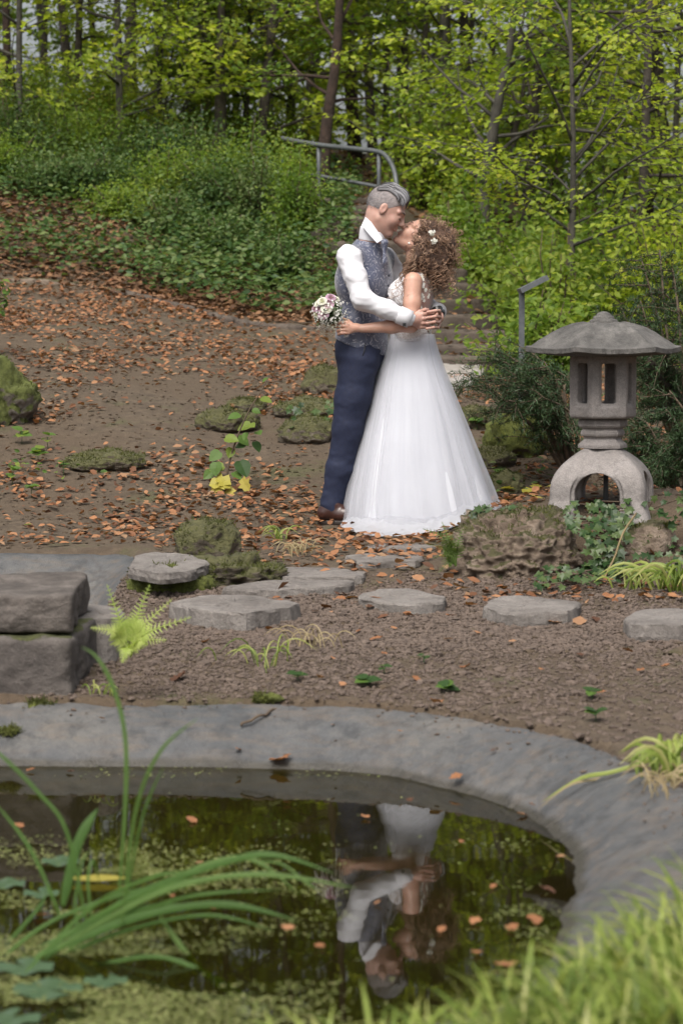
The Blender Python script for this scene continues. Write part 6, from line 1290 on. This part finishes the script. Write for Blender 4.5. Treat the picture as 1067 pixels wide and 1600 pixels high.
for (u, v, n_, s) in [(20, 760, 5, 16), (60, 720, 6, 18), (35, 690, 5, 18), (15, 640, 6, 20), (75, 700, 5, 14), (100, 745, 5, 12), (50, 780, 5, 14)]: seedling(u, v, n_, s, 'small green weed among the leaves at the left edge', (1, 2, 1), 'weeds at the left edge', None, .08)
for (u, v, n_, s) in [(735, 660, 6, 18), (790, 762, 6, 22), (745, 670, 5, 16), (825, 640, 5, 14)]: seedling(u, v, n_, s, 'green weed between the mossy rocks right of the dress', (0, 1), 'weeds among the mossy rocks', None, .07)
for i, (u, v, s) in enumerate([(815, 780, 24), (840, 790, 26), (800, 775, 20), (855, 770, 22), (830, 772, 20), (870, 690, 18), (845, 650, 16)]):
    g = G(u, v); o = bpy.data.objects.new('fallen_leaf', LOBE[i % 2]); COL.objects.link(o); o.location = tuple(g + [0, 0, .03]); o.scale = (s * g[1] / FPX,) * 3; o.rotation_euler = (.3, -.2, i * 1.7); tag(o, 'yellow maple shaped leaf on the ground left of the lantern', 'leaf', 'yellow leaves by the lantern')
# blades of grass
def blade(pts, w_, n=12, up_=(0, -1, .4)):
    c = cr(pts, n); t = nrm(np.gradient(c, axis=0)); s = nrm(np.cross(t, np.asarray(up_, float))); q = np.linspace(0, 1, n); ww = w_ * np.minimum(1, (1 - q) * 3.2) * np.minimum(1, .45 + q * 3); nn_ = np.cross(s, t)
    V = np.concatenate([c - s * ww[:, None] / 2, c + nn_ * ww[:, None] * .18, c + s * ww[:, None] / 2]); F = [[i, i + 1, n + i + 1, n + i] for i in range(n - 1)] + [[n + i, n + i + 1, 2 * n + i + 1, 2 * n + i] for i in range(n - 1)]; return V, F
def blade_obj(pts, w_, m_, parent, tint, n=14, name='blade'):
    V, F = blade(pts, w_, n); return link(name, new_mesh(name, V, F, np.full(len(F), tint)), m_, parent)
def tuft(label, foot, n, L, w_, m_, seed, spread=.05, lean=(0, 0), group=None, name='grass_tuft'):
    r = np.random.default_rng(seed); t = root(name, foot, label, 'grass', group)
    for i in range(n):
        a = r.uniform(0, 6.283); l_ = L * r.uniform(.5, 1.1); b = foot + np.array([r.normal(0, spread), r.normal(0, spread), -.005]); o_ = np.array([math.cos(a) + lean[0], math.sin(a) + lean[1], 0]) * l_
        blade_obj([b, b + o_ * .2 + [0, 0, l_ * .5], b + o_ * .55 + [0, 0, l_ * .62], b + o_ * .95 + [0, 0, l_ * .35]], w_, m_, t, r.random(), 9)
tuft('small yellow green grass tuft by the mossy rock', G(438, 848), 16, .12, .006, M['grass'], 1, .025)
tuft('dry straw coloured tuft beside the first stepping stones', G(462, 868), 26, .12, .004, M['dry_grass'], 2, .04)
tuft('sparse grass tuft growing in the gravel', G(412, 1040), 16, .16, .005, M['grass'], 3, .06); tuft('thin tuft with dry blades in the gravel', G(485, 1015), 18, .13, .004, M['dry_grass'], 4, .05)
tuft('bright strappy grass tuft at the right edge below the lantern', G(1055, 925), 34, .2, .012, M['grass'], 5, .05, (-.3, -.2)); tuft('small bright grass tuft left of the strappy one', G(985, 922), 14, .14, .009, M['grass'], 6, .03)
tuft('grass tuft on the rim at the right edge', PZ(1056, 1212, .15), 34, .16, .011, M['grass'], 7, .05); tuft('brown withered tuft below the green one at the right edge', PZ(1062, 1236, .14), 30, .12, .005, M['dry_grass'], 8, .06)
tuft('small tuft at the foot of the lower stone block', P(160, 1085, 8.1), 10, .07, .005, M['grass'], 9, .02)
lb_ = root('bent_blade', G(1060, 1170), 'long pale bent blade hanging over the rim towards the water', 'grass')
blade_obj([G(1075, 1165) + [0, 0, .05], P(1030, 1180, 6.85), P(960, 1205, 6.8), onR(905, 1236) + [0, 0, .02], onR(845, 1268) + [0, 0, .01]], .012, M['grass'], lb_, .7, 20); blade_obj([G(1060, 1172) + [0, 0, .03], P(1000, 1190, 6.9), P(940, 1215, 6.85), onR(890, 1246) + [0, 0, .02], onR(838, 1280) + [0, 0, .01]], .007, M['dry_grass'], lb_, .5, 20)
# sedge standing in the pond
sy = 5.35; sb = PZ(110, 1490, -.02); se = root('sedge_clump', sb, 'tall green sedge arching over the near pond water', 'sedge')
for i, (pts, w_, tn_) in enumerate([([(185, 1390), (197, 1240), (195, 1144), (177, 1073), (152, 1027), (126, 1010)], .013, .6), ([(190, 1385), (212, 1270), (250, 1175), (312, 1120)], .011, .7), ([(193, 1380), (222, 1280), (258, 1192)], .008, .6), ([(135, 1420), (105, 1300), (62, 1240), (0, 1178), (-40, 1150)], .011, .4), ([(95, 1420), (60, 1350), (30, 1300), (-20, 1240)], .011, .5), ([(98, 1360), (122, 1318), (154, 1262)], .03, .2), ([(70, 1500), (200, 1405), (350, 1348), (430, 1336), (525, 1366)], .02, .3), ([(100, 1490), (250, 1385), (380, 1340), (468, 1398)], .016, .8), ([(60, 1495), (220, 1432), (350, 1413), (465, 1438)], .022, .25), ([(90, 1482), (250, 1395), (400, 1366), (560, 1388)], .016, .75), ([(250, 1432), (300, 1500), (350, 1545), (425, 1590)], .018, .9), ([(150, 1508), (250, 1495), (340, 1530), (425, 1582)], .014, .4), ([(50, 1500), (150, 1432), (260, 1385), (325, 1370)], .014, .5), ([(40, 1520), (140, 1420), (240, 1370), (322, 1362)], .012, .5), ([(20, 1530), (120, 1455), (220, 1420), (300, 1412)], .016, .3), ([(0, 1500), (80, 1440), (200, 1395), (290, 1380)], .012, .4), ([(130, 1480), (118, 1420), (128, 1350), (140, 1330)], .008, .4), ([(148, 1470), (138, 1380), (146, 1345), (156, 1380)], .009, .6), ([(60, 1490), (180, 1440), (300, 1400), (440, 1390)], .012, .5), ([(30, 1540), (10, 1480), (60, 1420), (75, 1390)], .012, .2), ([(80, 1500), (210, 1450), (330, 1430), (430, 1455)], .012, .35), ([(400, 1346), (440, 1350), (480, 1380), (500, 1390)], .007, .6)]):
    m = len(pts); yy = sy + r.normal(0, .08); pp = [P(u, v, yy - .12 * (k_ / m) * (1 if u > 200 else -.5)) for k_, (u, v) in enumerate(pts)]
    pp[0] = np.array([pp[0][0], pp[0][1], max(-.03, min(pp[0][2], .1))]) if i not in (10, 21) else pp[0]
    blade_obj(pp, w_ * .74, M['sedge'], se, tn_, 24)
# the bright grass on the near bank: past counting
n = 2600; rg = np.random.default_rng(6); gx = rg.uniform(-.35, 1.25, n * 4); gy = rg.uniform(3.9, 5.75, n * 4)
so_ = sdpoly(gx, gy, OUTER); uu = U0 + gx / gy * FPX; kp_ = (so_ < .02) & (so_ > -.62) & (gy < 4.3 + .8 * np.clip(gx, 0, 1.1)) & (rg.random(n * 4) < np.interp(gx, [-.35, .1, .35, .5], [.12, .3, .7, 1])); gx, gy = gx[kp_][:n], gy[kp_][:n]; n = len(gx); gz_ = H(gx, gy); gz_ = np.maximum(gz_, .1)
az = rg.normal(2.2, 1.2, n); L_ = rg.uniform(.1, .28, n) * np.interp(gx, [0, .3, .6, .9], [.6, .68, .85, 1.02]); hd_ = np.stack([np.cos(az), np.sin(az), 0 * az], 1); ben = rg.uniform(.35, 1.25, n)[:, None]; sdv = np.stack([-np.sin(az), np.cos(az), 0 * az], 1); wd = rg.uniform(.0026, .0062, n)[:, None]
VV = []
for q in np.linspace(0, 1, 6):
    c = np.stack([gx, gy, gz_], 1) + L_[:, None] * (hd_ * ben * q ** 1.6 + np.array([0, 0, 1]) * (q - .55 * ben * q ** 2.4)); ww = wd * min(1, (1 - q) * 2.5 + .02); VV += [c - sdv * ww, c + sdv * ww]
V = np.stack(VV, 1).reshape(-1, 3); F = np.array([[2 * k_, 2 * k_ + 1, 2 * k_ + 3, 2 * k_ + 2] for k_ in range(5)]); F = (F[None] + (np.arange(n) * 12)[:, None, None]).reshape(-1, 4)
stuff(leaf_obj('grass', V, F, 5, M['grass'], None, 5), 'bright yellow green grass on the near bank', 'grass')
# duckweed and lily pads
n = 60000; du = rng.uniform(-40, 900, n); dv = rng.uniform(1195, 1620, n); pz = np.array([PZ(a, b, .004) for a, b in zip(du, dv)])
dn_ = sst(-.12, .18, fbm(np.c_[pz[:, 0] * 3.2, pz[:, 1] * 5.5, pz[:, 0] * 0], 3, 14) + .03) * np.interp(du, [0, 250, 450, 560], [1, .9, .3, .0]) * np.interp(dv, [1300, 1345, 1400], [0, .6, 1]) + .6 * np.exp(-(((du - 815) / 50) ** 2 + ((dv - 1430) / 32) ** 2)) * (fbm(np.c_[pz[:, 0] * 9, pz[:, 1] * 14, pz[:, 0] * 0], 2, 18) > .1) + .3 * np.exp(-(((du - 800) / 50) ** 2 + ((dv - 1322) / 10) ** 2)) * (fbm(np.c_[pz[:, 0] * 9, pz[:, 1] * 14, pz[:, 0] * 0], 2, 19) > .05) + .0018 + .12 * (np.abs(dv - 1205) < 10) * (fbm(np.c_[pz[:, 0] * 4, pz[:, 1] * 4, pz[:, 0] * 0], 2, 20) > .22)
kp_ = (rng.random(n) < dn_) & (sdpoly(pz[:, 0], pz[:, 1], INNER) > .01); pz = pz[kp_]; n = len(pz); an = rng.uniform(0, 6.28, n)
V, F, pr = leaves(pz + np.c_[np.zeros((n, 2)), rng.uniform(0, .004, n)], np.c_[np.cos(an), np.sin(an), rng.normal(0, .06, n)], np.array([0, 0, 1.0]) + rng.normal(0, .06, (n, 3)), rng.uniform(.005, .011, n), L4, 1.7); stuff(leaf_obj('duckweed', V, F, pr, M['duckweed'], None, 6), 'pale green duckweed floating among the sedge', 'duckweed')
def pad(u, v, wpx, label, m_='lily', tn_=.4, group='lily pads at the near left'):
    c = PZ(u, v, .009); rr = wpx / 2 * c[1] / FPX; V = [(c[0], c[1], .009)]; n_ = 26
    for ring in (.55, 1.0):
        for k_ in range(n_): a = .25 + (6.283 - .5) * k_ / (n_ - 1) + u; V.append((c[0] + rr * ring * math.cos(a), c[1] + rr * ring * 1.05 * math.sin(a), .009 + .004 * ring * math.sin(a * 5)))
    F = [[0, 1 + k_, 2 + k_] for k_ in range(n_ - 1)] + [[1 + k_, 1 + n_ + k_, 2 + n_ + k_, 2 + k_] for k_ in range(n_ - 1)]
    tag(link('lily_pad', new_mesh('lily_pad', V, F, np.full(len(F), tn_)), M[m_]), label, 'lily pad', group)
for (u, v, w_, lb, m_) in [(95, 1345, 60, 'small pale lily pad behind the sedge', 'lily'), (10, 1380, 60, 'lily pad cut by the left edge', 'lily'), (65, 1395, 56, 'lily pad just left of the yellow floating leaf', 'lily'), (40, 1510, 90, 'large dark lily pad at the sedge base', 'lily'), (75, 1545, 110, 'largest lily pad at the lower left', 'lily'), (20, 1590, 90, 'lily pad in the bottom left corner', 'lily'), (165, 1532, 70, 'lily pad partly hidden by sedge blades', 'lily')]: pad(u, v, w_, lb, m_)
c = PZ(155, 1372, .012); o = bpy.data.objects.new('floating_leaf', outline_leaf('floating_leaf', [(0, 0), (.05, .1), (.25, .22), (.5, .26), (.75, .17), (.9, .06), (1, 0)], .4, M['yellow_leaf'], .5, .02, .0)); COL.objects.link(o); o.location = tuple(c - [.07, 0, 0]); o.scale = (.15,) * 3; tag(o, 'large yellow leaf floating behind the sedge', 'leaf')
# bush at the left edge
shrub(0, 13.6, .36, .16, 'light green leafy bush at the left edge above the boulder', 'sapling', 401, 130, (.05, .075), None, 7, 'leafy_bush', G(-8, 548) + [0, -.25, .25])
